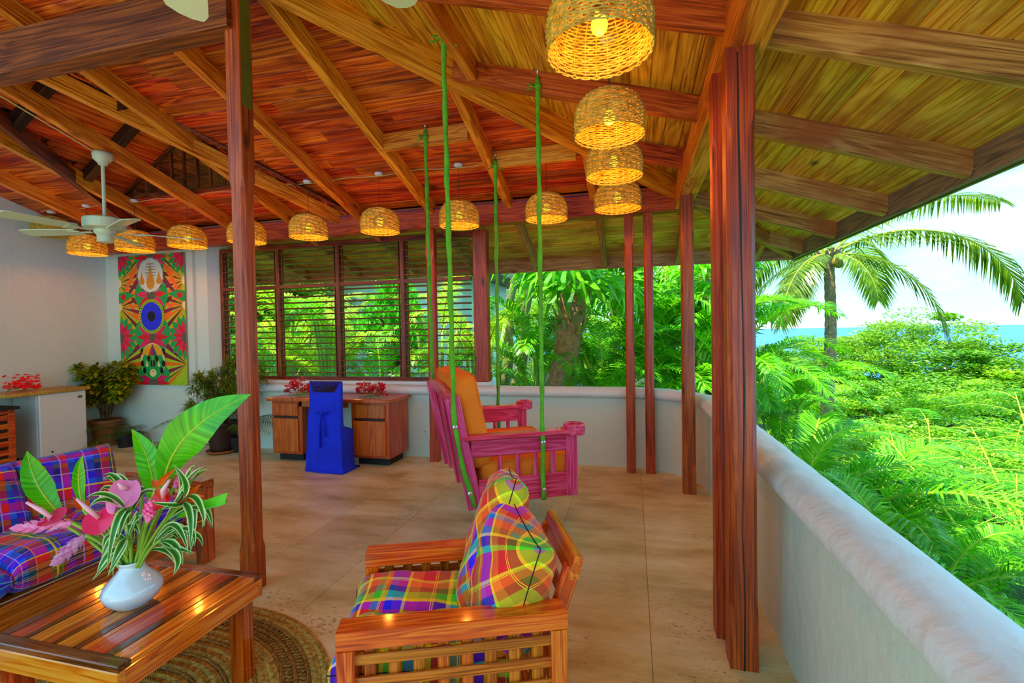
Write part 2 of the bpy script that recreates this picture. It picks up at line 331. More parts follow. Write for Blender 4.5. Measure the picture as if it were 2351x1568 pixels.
Metalg = plain('green_painted_bracket', S(95,100,22), .45, .2, 6)
# jute
def braid_mat(name, c1, c2):
    m, n, l, b = nodes(name); b.inputs['Roughness'].default_value = .9
    t = n.new('ShaderNodeTexCoord'); z = n.new('ShaderNodeTexNoise'); z.inputs['Scale'].default_value = 60; z.inputs['Detail'].default_value = 4; l.new(t.outputs['Object'], z.inputs['Vector'])
    r = ramp(n, [(.35, c1), (.65, c2)]); l.new(z.outputs[0], r.inputs[0]); l.new(r.outputs[0], b.inputs['Base Color']); return m
Jute = braid_mat('jute', S(160,115,30), S(228,185,85)); Jute2 = braid_mat('jute_dark', S(125,82,24), S(185,135,52))
# travertine
def travertine():
    m, n, l, b = nodes('travertine'); b.inputs['Roughness'].default_value = .42
    t = n.new('ShaderNodeTexCoord'); oi = n.new('ShaderNodeObjectInfo'); g = n.new('ShaderNodeNewGeometry')
    mp = n.new('ShaderNodeMapping'); mp.inputs['Scale'].default_value = (1, 2.6, 1); l.new(g.outputs['Position'], mp.inputs[0])
    z = n.new('ShaderNodeTexNoise'); z.inputs['Scale'].default_value = 1.6; z.inputs['Detail'].default_value = 7; z.inputs['Roughness'].default_value = .6; l.new(mp.outputs[0], z.inputs['Vector'])
    r = ramp(n, [(.3, S(176,150,84)), (.5, S(214,200,144)), (.7, S(234,226,188))]); l.new(z.outputs[0], r.inputs[0])
    z2 = n.new('ShaderNodeTexNoise'); z2.inputs['Scale'].default_value = 26; z2.inputs['Detail'].default_value = 5; z2.inputs['Roughness'].default_value = .7; l.new(mp.outputs[0], z2.inputs['Vector'])
    z3 = n.new('ShaderNodeTexNoise'); z3.inputs['Scale'].default_value = 2.2; z3.inputs['Detail'].default_value = 2; l.new(g.outputs['Position'], z3.inputs['Vector'])
    ad = n.new('ShaderNodeMath'); ad.operation = 'MULTIPLY_ADD'; ad.inputs[1].default_value = .38; l.new(z3.outputs[0], ad.inputs[0]); l.new(z2.outputs[0], ad.inputs[2])
    pr = ramp(n, [(.815, (0,0,0,1)), (.86, (.75,.75,.75,1))]); l.new(ad.outputs[0], pr.inputs[0])
    mx = n.new('ShaderNodeMixRGB'); l.new(pr.outputs[0], mx.inputs[0]); l.new(r.outputs[0], mx.inputs[1]); mx.inputs[2].default_value = S(120,80,32)
    h = n.new('ShaderNodeHueSaturation'); mr = n.new('ShaderNodeMapRange'); mr.inputs['To Min'].default_value = .92; mr.inputs['To Max'].default_value = 1.06; l.new(oi.outputs['Random'], mr.inputs[0]); l.new(mr.outputs[0], h.inputs['Value']); l.new(mx.outputs[0], h.inputs['Color'])
    l.new(h.outputs[0], b.inputs['Base Color'])
    bp = n.new('ShaderNodeBump'); bp.inputs['Strength'].default_value = .3; bp.inputs['Distance'].default_value = .003; bp.invert = True; l.new(pr.outputs[0], bp.inputs['Height']); l.new(bp.outputs[0], b.inputs['Normal'])
    return m
Trav = travertine(); Grout = plain('grout', S(190,165,120), .9)
# wicker
def wick():
    m, n, l, b = nodes('wicker'); b.inputs['Roughness'].default_value = .5
    t = n.new('ShaderNodeTexCoord'); z = n.new('ShaderNodeTexNoise'); z.inputs['Scale'].default_value = 30; l.new(t.outputs['Object'], z.inputs['Vector'])
    r = ramp(n, [(.3, S(185,150,30)), (.7, S(235,212,85))]); l.new(z.outputs[0], r.inputs[0]); l.new(r.outputs[0], b.inputs['Base Color'])
    tr = n.new('ShaderNodeBsdfTranslucent'); l.new(r.outputs[0], tr.inputs[0]); mx = n.new('ShaderNodeMixShader'); mx.inputs[0].default_value = .14; l.new(b.outputs[0], mx.inputs[1]); l.new(tr.outputs[0], mx.inputs[2]); l.new(mx.outputs[0], n['Material Output'].inputs[0]); return m
Wicker = wick()
def glow(name, col, st):
    m, n, l, b = nodes(name); b.inputs['Base Color'].default_value = col; b.inputs['Emission Color'].default_value = col; b.inputs['Emission Strength'].default_value = st; return m
Bulb = glow('lit_bulb', (1, .60, .015, 1), 1.2)
G_palm = leafmat('palm_green', S(48,150,6), S(140,228,24), .45)
G_coco = leafmat('coconut_green', S(62,104,10), S(145,180,34), .45)
G_areca = leafmat('areca_green', S(110,180,12), S(215,240,50), .5)
G_tree = leafmat('tree_leaf', S(80,160,8), S(190,232,36), .45, scale=.35)
G_tree2 = leafmat('tree_leaf_deep', S(56,132,8), S(150,212,30), .4, scale=.35)
G_fern = leafmat('feathery_green', S(36,150,8), S(110,222,24), .5)
G_vine = leafmat('vine_leaf', S(50,165,10), S(110,225,40), .45)
G_croton = leafmat('croton_leaf', S(40,92,8), S(190,190,24), .25, rough=.3, scale=9)
G_pleo = leafmat('reflexed_leaf', S(50,100,12), S(150,175,40), .25)
G_pot = leafmat('potted_palm_leaf', S(36,84,12), S(84,130,30), .25)
Trunk = plain('palm_bark', S(150,125,90), .9, .35, 14, bump=.8, bscale=30)
Trunk2 = plain('fibrous_bark', S(185,128,72), .95, .4, 18, bump=.9, bscale=40)
Trunk3 = plain('grey_bark', S(150,140,90), .9, .3, 10, bump=.5, bscale=20)
Cane = plain('green_cane', S(135,175,50), .5, .2, 3)
Stem = plain('yellow_green_stem', S(170,190,30), .6, .2, 5)
Branch = plain('branch', S(100,72,40), .9, .3, 6)
# ---------------- floor ----------------
fl = root('floor')
MB().box((-8.35, -14.0, -.30), (.34, .55, -.012)).build('slab', Grout, fl)  # extended unseen behind the camera to bounce sunlight into the room
TS = .61; tile_me = {}
def tile(x0, y0, x1, y1):
    g = .0011; k = (round(x1-x0, 3), round(y1-y0, 3))
    if k not in tile_me:
        a, b = (x1-x0)/2-g, (y1-y0)/2-g; m = MB(); c = .0012
        V = [(-a,-b,-.012),(a,-b,-.012),(a,b,-.012),(-a,b,-.012),(-a,-b,-c),(a,-b,-c),(a,b,-c),(-a,b,-c),(-a+c,-b+c,0),(a-c,-b+c,0),(a-c,b-c,0),(-a+c,b-c,0)]
        F = [(0,3,2,1)]+[(i,(i+1)%4,4+(i+1)%4,4+i) for i in range(4)]+[(4+i,4+(i+1)%4,8+(i+1)%4,8+i) for i in range(4)]+[(8,9,10,11)]
        tile_me[k] = m.add(V, F).mesh('tile', Trav)
    link('tile', tile_me[k], fl, ((x0+x1)/2, (y0+y1)/2, 0))
x = .16
while x > -8.2:
    x0 = max(x-TS, -8.2); y = .18
    while y > -9.4: tile(x0, y-TS, x, y); y -= TS
    x -= TS
# ---------------- walls and parapet ----------------
wl = root('wall_left'); MB().box((-8.30, -5.9, -.3), (-8.05, .55, 4.4)).build('plaster', Plaster, wl)
wb = root('wall_back')
MB().prism([(-8.2,.20),(-6.46,.20),(-6.45,.245),(-6.26,.245),(-6.16,.40),(-6.16,.52),(-8.4,.52)], .0, 2.95).build('plaster', Plaster, wb)
# low parapet: swept along the back, round the corner and down the right side
def sweep(path, prof):
    V = []; F = []; n = len(prof)
    for i, (x, y) in enumerate(path):
        a = Vector(path[max(i-1,0)]); b = Vector(path[min(i+1, len(path)-1)]); t = (b-a).normalized(); nrm = Vector((-t.y, t.x))  # outward = left of travel
        for o, z in prof: V.append((x+nrm.x*o, y+nrm.y*o, z))
    for i in range(len(path)-1):
        for k in range(n): F.append((i*n+k, i*n+(k+1) % n, (i+1)*n+(k+1) % n, (i+1)*n+k))
    F += [tuple(range(n)), tuple((len(path)-1)*n+k for k in range(n-1,-1,-1))]
    return V, F
R_ = .72; cxp, cyp = .14-R_, .17-R_
path = [(-6.16-.0, .17)]+[(-6.16+(cxp+6.16)*k/14, .17) for k in range(1, 15)]
path = [(x_, y_) for x_, y_ in path]
arc = [(cxp+R_*math.sin(a), cyp+R_*math.cos(a)) for a in [PI/2*k/16 for k in range(1, 17)]]
down = [(.14, cyp-(cyp+9.6)*k/22) for k in range(1, 23)]
full = path+arc+down
body = [(0,-.3),(0,.79),(.17,.79),(.17,-.3)]
cop = [(-.005,.755),(-.045,.762),(-.070,.79),(-.070,.825),(-.05,.858),(-.01,.874),(.04,.876),(.10,.866),(.15,.845),(.185,.81),(.197,.77),(.19,.73),(.17,.71),(.155,.71)]
V, F = sweep(full, body); pw = MB().add(V, F).build('plaster', Plaster, tag(link('wall_right', None), kind='structure'))
V, F = sweep(full, cop); cp = MB().add(V, F).build('coping', Plaster2, pw.parent, smooth=True)
dm = cp.modifiers.new('s', 'SUBSURF'); dm.levels = 2; dm.render_levels = 2
tx = bpy.data.textures.new('lump', 'CLOUDS'); tx.noise_scale = .22
dd = cp.modifiers.new('d', 'DISPLACE'); dd.texture = tx; dd.strength = .014; dd.texture_coords = 'GLOBAL'
MB().box((-6.2, .26, .80), (-2.19, .52, .905)).build('sill', Plaster2, wb)
# ---------------- posts ----------------
def post(x, y, top, label, w=.135, ch=.018, z0=0.0, low=.29, hi=2.36, group='chamfered timber posts'):
    t = thing('timber_post', label, 'post', (x, y, z0), 0, group)
    def ring(c):
        a = w/2; return [(-a+c,-a),(a-c,-a),(a,-a+c),(a,a-c),(a-c,a),(-a+c,a),(-a,a-c),(-a,-a+c)]
    zs = [(0,.003),(low-.05,.003),(low-.02,.012),(low,ch),(hi,ch),(hi+.025,.012),(hi+.06,.003),(top-z0,.003)] if hi else [(0,.004),(top-z0,.004)]
    V = [(a, b, z) for z, c in zs for a, b in ring(c)]; n = 8
    F = [(i*n+k, i*n+(k+1)%n, (i+1)*n+(k+1)%n, (i+1)*n+k) for i in range(len(zs)-1) for k in range(n)]+[tuple(range(n)), tuple((len(zs)-1)*n+k for k in range(n-1,-1,-1))]
    sh = MB().add(V, F).build('shaft', W_post, t)
    return t
pL = post(-2.725, -2.81, 4.0, 'tall timber post rising behind the coffee table, left of the swing', w=.098)
MB().box((-.0045,-.036,0),(.001,.036,.78)).build('bracket', Metalg, pL).location = (.0505, 0, 2.83)
pR = post(-.06, -2.85, 2.705, 'nearest timber post beside the parapet, front one of a pair, with a long crack', w=.115)
# the long drying crack in the near post
cr_ = MB(); zz = [0, .3, .6, .9, 1.2, 1.5, 1.8, 2.1, 2.4, 2.68]; ww = [.009,.006,.003,.006,.009,.005,.006,.009,.007,.006]; xo = [.0,.004,-.004,.001,.006,.003,-.002,-.006,-.010,-.012]
VV = []
for z_, w_, o_ in zip(zz, ww, xo): VV += [(o_-w_/2, -.0585, z_), (o_+w_/2, -.0585, z_), (o_+w_/2, -.0545, z_), (o_-w_/2, -.0545, z_)]
FF = [(i*4+k, i*4+(k+1)%4, (i+1)*4+(k+1)%4, (i+1)*4+k) for i in range(len(zz)-1) for k in range(4)]+[(0,1,2,3), (36,37,38,39)]
cr_.add(VV, FF).build('crack', Black, pR)
post(-.085, -2.645, 2.705, 'timber post close behind the nearest post beside the parapet, back one of the pair', w=.11)
post(-.033, -.55, 2.705, 'timber post at the curved corner of the parapet, right of the two slim posts', w=.11)
post(-.354, .01, 2.705, 'right one of two slim posts standing close together before the curved parapet', w=.092)
post(-.548, .01, 2.705, 'left one of two slim posts standing close together before the curved parapet', w=.092)
post(-2.785, .02, 2.705, 'timber post behind the pink swing in front of the louvred window', w=.10)
# ---------------- roof ----------------
ce = root('ceiling')
IZ = lambda d: 2.985+.295*d          # interior plank underside at distance d inside the plate line
IR = lambda d: 2.83+.295*d           # rafter underside
EZ = lambda e: 2.955-.33*e           # eaves plank underside
OV = 1.40
YR = -5.3                            # ridge
PW = .135
DX, DZ = -5.43, 4.0                   # little roof gable: ridge x and height
def val(d): return (DZ-2.985-.295*d)/.667 if d < 3.44 else 0
def plank(p0, p1, w, mat, up, name='plank', parent=None):
    return beam(name, p0, p1, w, .02, mat, parent or ce, up=up, bevel=.006)
def segs(a, b, r, lo=2.4, hi=4.2):
    out = []; x = a+r.random()*2
    cuts = [a]
    while x < b-.8: cuts.append(x); x += lo+r.random()*(hi-lo)
    cuts.append(b); return [(p, q) for p, q in zip(cuts, cuts[1:]) if q-p > .05]
rp = random.Random(3); nrmB = (0, .283, .959); nrmR = (.283, 0, .959)
n_rows = int(5.3/PW*1.04)
for i in range(n_rows):
    d = (i+.5)*PW/1.043
    if d > 5.3: break
    y = -d; z = IZ(d)
    xr = -d; xl = -8.2
    if d > .63 and val(d) > 0:
        v_ = val(d); spans = [(xl, DX-v_), (DX+v_, xr)]
    else: spans = [(xl, xr)]
    for a, b in spans:
        if b-a < .05: continue
        for p, q in segs(a, b, rp, 2.6, 5.0): plank((p+.001, y, z), (q-.001, y, z), PW-.002, W_red, nrmB)
    # right-hand slope, boards run away from the camera
    x_ = -d
    for p, q in segs(-5.9, -d, rp, 4.5, 7): plank((x_, p+.001, z), (x_, q-.001, z), PW-.002, W_olive, nrmR)
# far side of the roof over and behind the camera (left half), one field of boards
PE = .112; ne = 13
for i in range(ne):
    e_ = (i+.5)*(OV/ne); z = EZ(e_)
    for p, q in segs(-8.2, e_, rp, 3, 5): plank((p+.001, e_, z), (q-.001, e_, z), OV/ne*1.05-.002, W_soffit, (0, .313, .95))
    for p, q in segs(-5.9, e_, rp, 4, 7): plank((e_, p+.001, z), (e_, q-.001, z), OV/ne*1.05-.002, W_soffit, (.313, 0, .95))
# roof covering above the boards: keeps daylight out of the joints
cov = MB(); T_ = .045
h0, h1 = IZ(0)+T_+.02, IZ(5.3)+T_+.02
e0 = EZ(OV)+T_+.02
def dzc(d): return IZ(d)+T_+.02
d1, d2 = .63, 3.44
cov.add([(-8.4,0,h0),(0,0,h0),(-d1,-d1,dzc(d1)),(-8.4,-d1,dzc(d1))], [(0,1,2,3)])
va = val(d1)
cov.add([(-8.4,-d1,dzc(d1)),(DX-va,-d1,dzc(d1)),(DX,-d2,dzc(d2)),(-8.4,-d2,dzc(d2))], [(0,1,2,3)])
cov.add([(DX+va,-d1,dzc(d1)),(-d1,-d1,dzc(d1)),(-d2,-d2,dzc(d2)),(DX,-d2,dzc(d2))], [(0,1,2,3)])
cov.add([(-8.4,-d2,dzc(d2)),(-d2,-d2,dzc(d2)),(-5.3,-5.3,h1),(-8.4,-5.3,h1)], [(0,1,2,3)])
cov.add([(0,0,h0),(0,-5.95,h0),(-5.3,-5.95,h1),(-5.3,-5.3,h1)], [(0,1,2,3)])
cov.add([(-8.4,-5.3,h1),(-5.3,-5.3,h1),(-5.3,-5.95,h1),(-8.4,-5.95,h1)], [(0,1,2,3)])
cov.add([(-8.4,0,h0),(0,0,h0),(OV,OV,e0),(-8.4,OV,e0)], [(0,1,2,3)])
cov.add([(0,0,h0),(0,-5.95,h0),(OV,-5.95,e0),(OV,OV,e0)], [(0,1,2,3)])
co_ = cov.build('roof_covering', W_dark, ce, fix=False); so_ = co_.modifiers.new('s', 'SOLIDIFY'); so_.thickness = .03; so_.offset = 0
beam('ridge_board', (-8.2,-5.3,IR(5.3)-.02), (-5.2,-5.3,IR(5.3)-.02), .06, .2, W_jack, ce)
# plates
beam('wall_plate', (-8.2, -.02, 2.70), (.06, -.02, 2.70), .15, .235, W_jack, ce)
beam('wall_plate', (-.02, -5.9, 2.70), (-.02, -.10, 2.70), .15, .245, W_rafter, ce)
# hips
nh = Vector((.2,.2,1))
beam('hip_rafter', (-.03,-.03, IR(.03)-.045), (-5.3,-5.3, IR(5.3)-.045), .085, .19, W_rafter, ce)
beam('hip_rafter', (1.37,1.37, 2.80-.33*1.37), (-.03,-.03, 2.80+.01), .085, .15, W_tail, ce)
# back-slope rafters
for k in range(1, 9):
    x = -.915*k+.01
    dend = 5.3 if x < -5.3 else -x
    beam('rafter', (x, -.0, IR(0)), (x, -dend+.02, IR(dend)), .07, .15, W_rafter, ce)
for k in range(-1, 9):
    x = -.925*k+.055
    y0 = max(0, x)
    beam('rafter_tail', (x, y0+.04, 2.80-.33*(y0+.04)), (x, 1.37, 2.80-.33*1.37), .06, .15, W_tail, ce)
for y in (-.86, -1.80, -2.745, -3.69, -4.63, -5.57):
    dend = min(5.3, -y)
    beam('rafter', (-.095, y, IR(.095)), (-dend, y, IR(dend)), .07, .15, W_jack, ce)
for y in (1.0, .08, -.86, -1.80, -2.745, -3.69, -4.63, -5.57):
    x0 = max(.055, y)
    beam('rafter_tail', (x0, y, 2.80-.33*x0), (1.37, y, 2.80-.33*1.37), .06, .155, W_tail, ce)
beam('scab_board', (.06, -2.79, 2.945), (.62, -2.79, 2.945-.33*.56), .03, .05, W_rafter, ce)
# blocking that carries the swing
beam('blocking', (-2.75, -1.17, IR(1.17)+.0), (-1.89, -1.17, IR(1.17)), .05, .15, W_rafter, ce)
beam('blocking', (-1.82, -.77, IR(.77)+.0), (-1.0, -.77, IR(.77)), .05, .15, W_rafter, ce)
beam('blocking', (-1.62, -3.60, IR(1.62)+.01), (-1.62, -1.84, IR(1.62)+.01), .06, .16, W_rafter, ce)
# fascia boards
beam('fascia', (-8.2, 1.40, 2.33), (1.42, 1.40, 2.33), .035, .17, W_tail, ce)
beam('fascia', (1.40, -5.9, 2.33), (1.40, 1.42, 2.33), .035, .17, W_fascia, ce)
beam('drip_edge', (1.432, -5.9, 2.32), (1.432, 1.44, 2.32), .02, .035, Metalg, ce)
# tie beam from the left post to the left wall
beam('tie_beam', (-8.1, -2.83, 3.262), (-2.72, -2.83, 3.262), .13, .27, W_dark, ce)
# the little gable (lattice vent) on the back slope
for s in (1, -1):
    v0 = val(0)
    a = Vector((DX+s*v0, -.03, IR(.03)-.02)); b = Vector((DX, -3.40, IR(3.40)-.02))
    beam('valley_rafter', a, b, .06, .14, W_rafter if s > 0 else W_dark, ce)
    # boards of the small roof, running outwards from the valley
    nb = 11; wb_ = 1.62/nb
    for i in range(nb):
        o_ = (i+.5)*wb_; z = DZ-.667*o_
        yv = -((DZ-2.985-.667*o_)/.295); 
        if yv > -.1: yv = -.1
        plank((DX+s*o_, yv, z), (DX+s*o_, 1.15, z), wb_*1.2-.003, W_red, (s*.555, 0, .832))
    for yy in (-1.15, -1.95, -2.6):
        dd_ = min(val(-yy), 1.4)
        beam('small_rafter', (DX+s*.02, yy, DZ-.13), (DX+s*dd_, yy, DZ-.13-.667*dd_), .09, .13, W_black, ce)
        MB()
    mm = MB().add([(DX,-3.4,DZ+.06),(DX,1.18,DZ+.06),(DX+s*1.75,1.18,DZ+.06-1.167),(DX+s*1.75,-.0,DZ+.06-1.167)],[(0,1,2,3)]).build('small_roof_covering', W_dark, ce, fix=False)
    sm = mm.modifiers.new('s', 'SOLIDIFY'); sm.thickness = .03; sm.offset = 0
beam('ridge_board', (DX,-3.4,DZ-.14), (DX,1.15,DZ-.14), .05, .13, W_black, ce)
gv = tag(link('window_2', None), kind='structure'); gy = -.63; gb = IZ(.63)+.02
beam('sill_rail', (DX-1.14, gy, gb), (DX+1.14, gy, gb), .05, .05, W_dark, gv)
for s in (1,-1): beam('rake_rail', (DX+s*1.16, gy, gb+.02), (DX, gy, DZ-.05), .05, .05, W_dark, gv)
for k in range(-5, 6):
    xx = DX+k*.19; top = DZ-.06-.667*abs(k*.19)
    if top-gb > .08: beam('lattice_bar', (xx, gy, gb+.04), (xx, gy, top), .03, .028, W_dark, gv, up=(1,0,0))
for k in range(1, 4):
    zz_ = gb+.19*k; hw = (DZ-.06-zz_)/.667
    beam('lattice_rail', (DX-hw, gy+.02, zz_), (DX+hw, gy+.02, zz_), .02, .028, W_dark, gv)
# ---------------- louvred window ----------------
wi = tag(link('window_1', None), kind='structure')
WY = .40; xs = [-6.13, -5.20, -4.27, -3.34, -2.40]
beam('head', (-6.15, WY, 2.67), (-2.38, WY, 2.67), .09, .06, W_shut, wi)
beam('bottom_rail', (-6.15, WY, .90), (-2.38, WY, .90), .09, .05, W_shut, wi)
for x in xs[:-1]: beam('stile', (x, WY-.045+.045, .95), (x, WY, 2.67), .09, .055, W_shut, wi, up=(1,0,0), off=-.0275)
for i in range(4):
    a, b = xs[i]+.03, xs[i+1]-.03
    beam('mid_rail', (a, WY, 2.14), (b, WY, 2.14), .08, .05, W_shut, wi)
    for z0, z1, n in ((.955, 2.135, 15), (2.195, 2.665, 6)):
        for s_ in (a+.03, b-.03) if i < 3 else (a+.03,):
            beam('slat_holder', (s_-.0, WY-.02, z0), (s_, WY-.02, z1), .03, .012, W_shut, wi, up=(1,0,0))
        for k in range(n):
            z = z0+(k+.5)*(z1-z0)/n
            beam('slat', (a+.005, WY-.01, z), (b-.005, WY-.01, z), .072, .011, W_shut, wi, up=(0, .10, 1), bevel=.002)
pw2 = thing('timber_post', 'square timber post standing on the parapet at the right end of the louvred window', 'post', (-2.29, .36, .905), 0, None)
MB().box((-.085,-.06,0),(.085,.07,1.83)).build('shaft', W_post, pw2, bevel=.006)
# ---------------- wicker pendant lamps ----------------
LR, LH = .205, .238
def lprof(t):  # t: 0 at the open rim, 1 at the crown
    a = min(1, t); z = LH*math.sin(a*PI/2)**.92 if a < 1 else LH
    r = LR*(1-abs(z/LH)**3.0)**(1/2.4)*(.965+.035*math.sin(min(1, z/LH*2)*PI/2)); return r, z
def lamp_meshes():
    NS = 26
    m = MB(); zs = []
    rows = 22
    for k in range(rows):
        z = LH*(k+.7)/(rows+.3); r = LR*max(.0, 1-(z/LH)**3.2)**(1/2.9)*(.965+.035*math.sin(min(1, z/LH*2)*PI/2))
        zs.append((r, z))
    # crown spiral rows
    for rr in (.055, .04, .025): zs.append((rr, LH+.0))
    for q, (r, z) in enumerate(zs):
        if r < .02: continue
        n = NS*2; pts = []
        for i in range(n):
            a = 2*PI*i/n; o = .0045*(1 if (i+q) % 2 else -1) if i % 2 == 0 else 0
            o = .0034*math.cos(a*NS+PI*(q % 2))
            pts.append(((r+o)*math.cos(a), (r+o)*math.sin(a), z+.0015*math.sin(a*5+q*1.7)))
        m.tube(pts, .0047, 4, closed=True)
    weave = m.mesh('weave', Wicker, smooth=True)
    s = MB()
    for k in range(NS):
        a = 2*PI*k/NS; pts = []
        for t in range(13):
            z = LH*math.sin(t/12*PI/2); r = LR*max(0.0, 1-(z/LH)**3.2)**(1/2.9)*(.965+.035*math.sin(min(1, z/LH*2)*PI/2))
            pts.append((max(r, .018)*math.cos(a), max(r, .018)*math.sin(a), z))
        s.tube(pts, .0032, 4)
    stakes = s.mesh('stakes', Wicker, smooth=True)
    r_ = MB(); pts = []
    n = NS*6
    for i in range(n):
        a = 2*PI*i/n; f = (a*NS/2) % (2*PI)
        pts.append(((LR*.985+.004*math.cos(a*NS))*math.cos(a), (LR*.985+.004*math.cos(a*NS))*math.sin(a), -.010*abs(math.sin(a*NS/4))-.001))
    r_.tube(pts, .0042, 4, closed=True)
    pts = [((LR*.985)*math.cos(2*PI*i/n), (LR*.985)*math.sin(2*PI*i/n), -.012*abs(math.cos(2*PI*i/n*NS/4))) for i in range(n)]
    r_.tube(pts, .0036, 4, closed=True)
    rim = r_.mesh('scalloped_rim', Wicker, smooth=True)
    b = MB().lathe([(0,.055),(.018,.058),(.029,.07),(.033,.088),(.030,.105),(.018,.13),(.014,.145)], 16).mesh('bulb', Bulb, smooth=True)
    h = MB().lathe([(.019,.14),(.019,.19),(.010,.20),(.004,.285)], 12).mesh('lamp_holder', Socket)
    return weave, stakes, rim, b, h
LM = lamp_meshes()
def lamp(x, y, z, zc, label, tilt=0, s=1.0, watt=1.9, group='wicker pendant lamps'):
    t = thing('pendant_lamp', label, 'lamp', (x, y, z), random.random()*6, group); t.scale = (s, s, s)
    for nm, me in zip(('weave', 'stakes', 'scalloped_rim', 'bulb', 'lamp_holder'), LM): link(nm, me, t)
    h = (zc-z)/s
    MB().tube([(0,0,LH-.01),(0,0,h-.02)], .0025, 5).build('cord', Socket, t)
    MB().lathe([(0,h),(.045,h),(.048,h-.012),(.040,h-.028),(.012,h-.034),(0,h-.034)][::-1], 18).build('ceiling_rose', White, t, smooth=True)
    l = bpy.data.lights.new('bulb_light', 'POINT'); l.energy = watt; l.color = (1, .26, .03); l.shadow_soft_size = .03
    lo = bpy.data.objects.new('bulb_light', l); COL.objects.link(lo); lo.parent = t; lo.location = (0, 0, .03)
    return t
Lb = ['wicker pendant lamp with %s' % q for q in ()]
lx = -.635
rl = [(-3.15, 2.645, 'largest wicker pendant lamp, nearest one hanging at the top of the picture', 1.05),
      (-2.32, 2.63, 'second wicker lamp of the row beside the parapet, just below the largest one', .98),
      (-1.60, 2.62, 'third wicker lamp of the row beside the parapet, between the second and the lowest', .99),
      (-.78, 2.59, 'farthest and lowest wicker lamp of the row beside the parapet', 1.0)]
for y, z, lb, s in rl: lamp(lx, y, z, IZ(.655)+.0, lb, s=s)
bl = [(-1.301, 'wicker lamp half behind the front green swing rope'), (-2.18, 'wicker lamp hanging behind the rear green swing rope'), (-3.056, 'glowing wicker lamp above the louvred window, left of the swing ropes'),
      (-3.917, 'wicker lamp above the louvred window, right of the tall post'), (-4.724, 'wicker lamp half hidden by the tall timber post'), (-5.563, 'wicker lamp above the right edge of the painting'),
      (-6.353, 'wicker lamp above the left edge of the painting, behind the fan blades'), (-7.127, 'leftmost glowing wicker lamp, by the left wall behind the fan motor')]
for x, lb in bl: lamp(x, -.655, 2.575, IZ(.655)-.0, lb, s=.97)
_p = atx(120, 540, -7.80)
_t = lamp(_p.x, _p.y, _p.z, IZ(-_p.y), 'unlit wicker lamp partly hidden high against the left wall', s=1.0, watt=2.0)
for _c in list(_t.children):
    if _c.name.startswith('bulb'): bpy.data.objects.remove(_c)
# lamp cable
pts = []
xx = -7.9
while xx < -.66: pts.append((xx, -.655+.01*math.sin(xx*5), IZ(.655)-.008-.028*abs(math.sin(xx*PI/.86))**.8)); xx += .1
tag(MB().tube(pts, .004, 5).build('lamp_cable', Cable), 'pale cable running along the ceiling between the lamp roses', 'cable')
pts = [(-8.1+k*.4, -.105+.004*math.sin(k*2), 2.915) for k in range(20)]
tag(MB().tube(pts, .004, 5).build('blue_wire', BlueW), 'thin blue wire stapled along the beam above the window', 'cable')
# ---------------- ceiling fans ----------------
def fan(loc, zc, label, ang, s=1.0):
    t = thing('ceiling_fan', label, 'fan', loc, 0, 'white ceiling fans'); t.scale = (s,s,s)
    MB().lathe([(0,-.055),(.045,-.055),(.055,-.045),(.075,-.02),(.075,.005),(.14,.01),(.145,.02),(.145,.085),(.135,.095),(.03,.10),(0,.10)], 32).build('motor_housing', FanM, t, smooth=False, bevel=.004)
    MB().lathe([(0,-.10),(.05,-.10),(.055,-.09),(.055,-.05)], 24).build('switch_cup', FanM, t)
    h = (zc-loc[2])/s
    MB().tube([(0,0,.09),(0,0,h-.04)], .013, 10).build('down_rod', FanM, t)
    MB().lathe([(0,h-.10),(.03,h-.10),(.035,h-.085),(.065,h-.055),(.07,h-.02),(.068,h),(0,h)], 24).build('ceiling_canopy', FanM, t, smooth=True)
    for k in range(5):
        a = ang+2*PI*k/5; R = Matrix.Rotation(a, 4, 'Z')@Matrix.Rotation(math.radians(11), 4, 'X')
        b = MB(); b.box((.10,-.012,-.02),(.20,.012,-.014)); b.prism([(.19,-.03),(.27,-.045),(.27,.045),(.19,.03)], -.022, -.016)
        bo = b.build('blade_bracket', FanM, t); bo.matrix_basis = R
        p = [(.22,-.05),(.62,-.068),(.66,-.055),(.675,-.02),(.675,.02),(.66,.055),(.62,.068),(.22,.05)]
        bb = MB().prism([(a_*1.0, b_) for a_, b_ in p], -.014, -.007).build('blade', FanM, t); bb.matrix_basis = R
    return t
fan((-5.50, -1.60, 2.56), IR(1.62), 'white five-blade ceiling fan hanging on a rod before the left wall', math.radians(194), 1.18)
_b = at(427, 6, 1.57); _m = at(418, -330, 1.10); _m.z = _b.z+.03
fan(tuple(_m), IR(-_m.x)+.35, 'white ceiling fan at the top edge, only one blade tip in view', math.atan2(_b.y-_m.y, _b.x-_m.x))
pts = [Vector((-5.53, -3.2, IR(3.2)-.012)), Vector((-5.53, -2.4, IR(2.4)-.014)), Vector((-5.53, -1.66, IR(1.66)-.012))]
tag(MB().tube(pts, .006, 6).build('fan_cable', Cable), 'pale cable running down the rafter to the ceiling fan', 'cable')
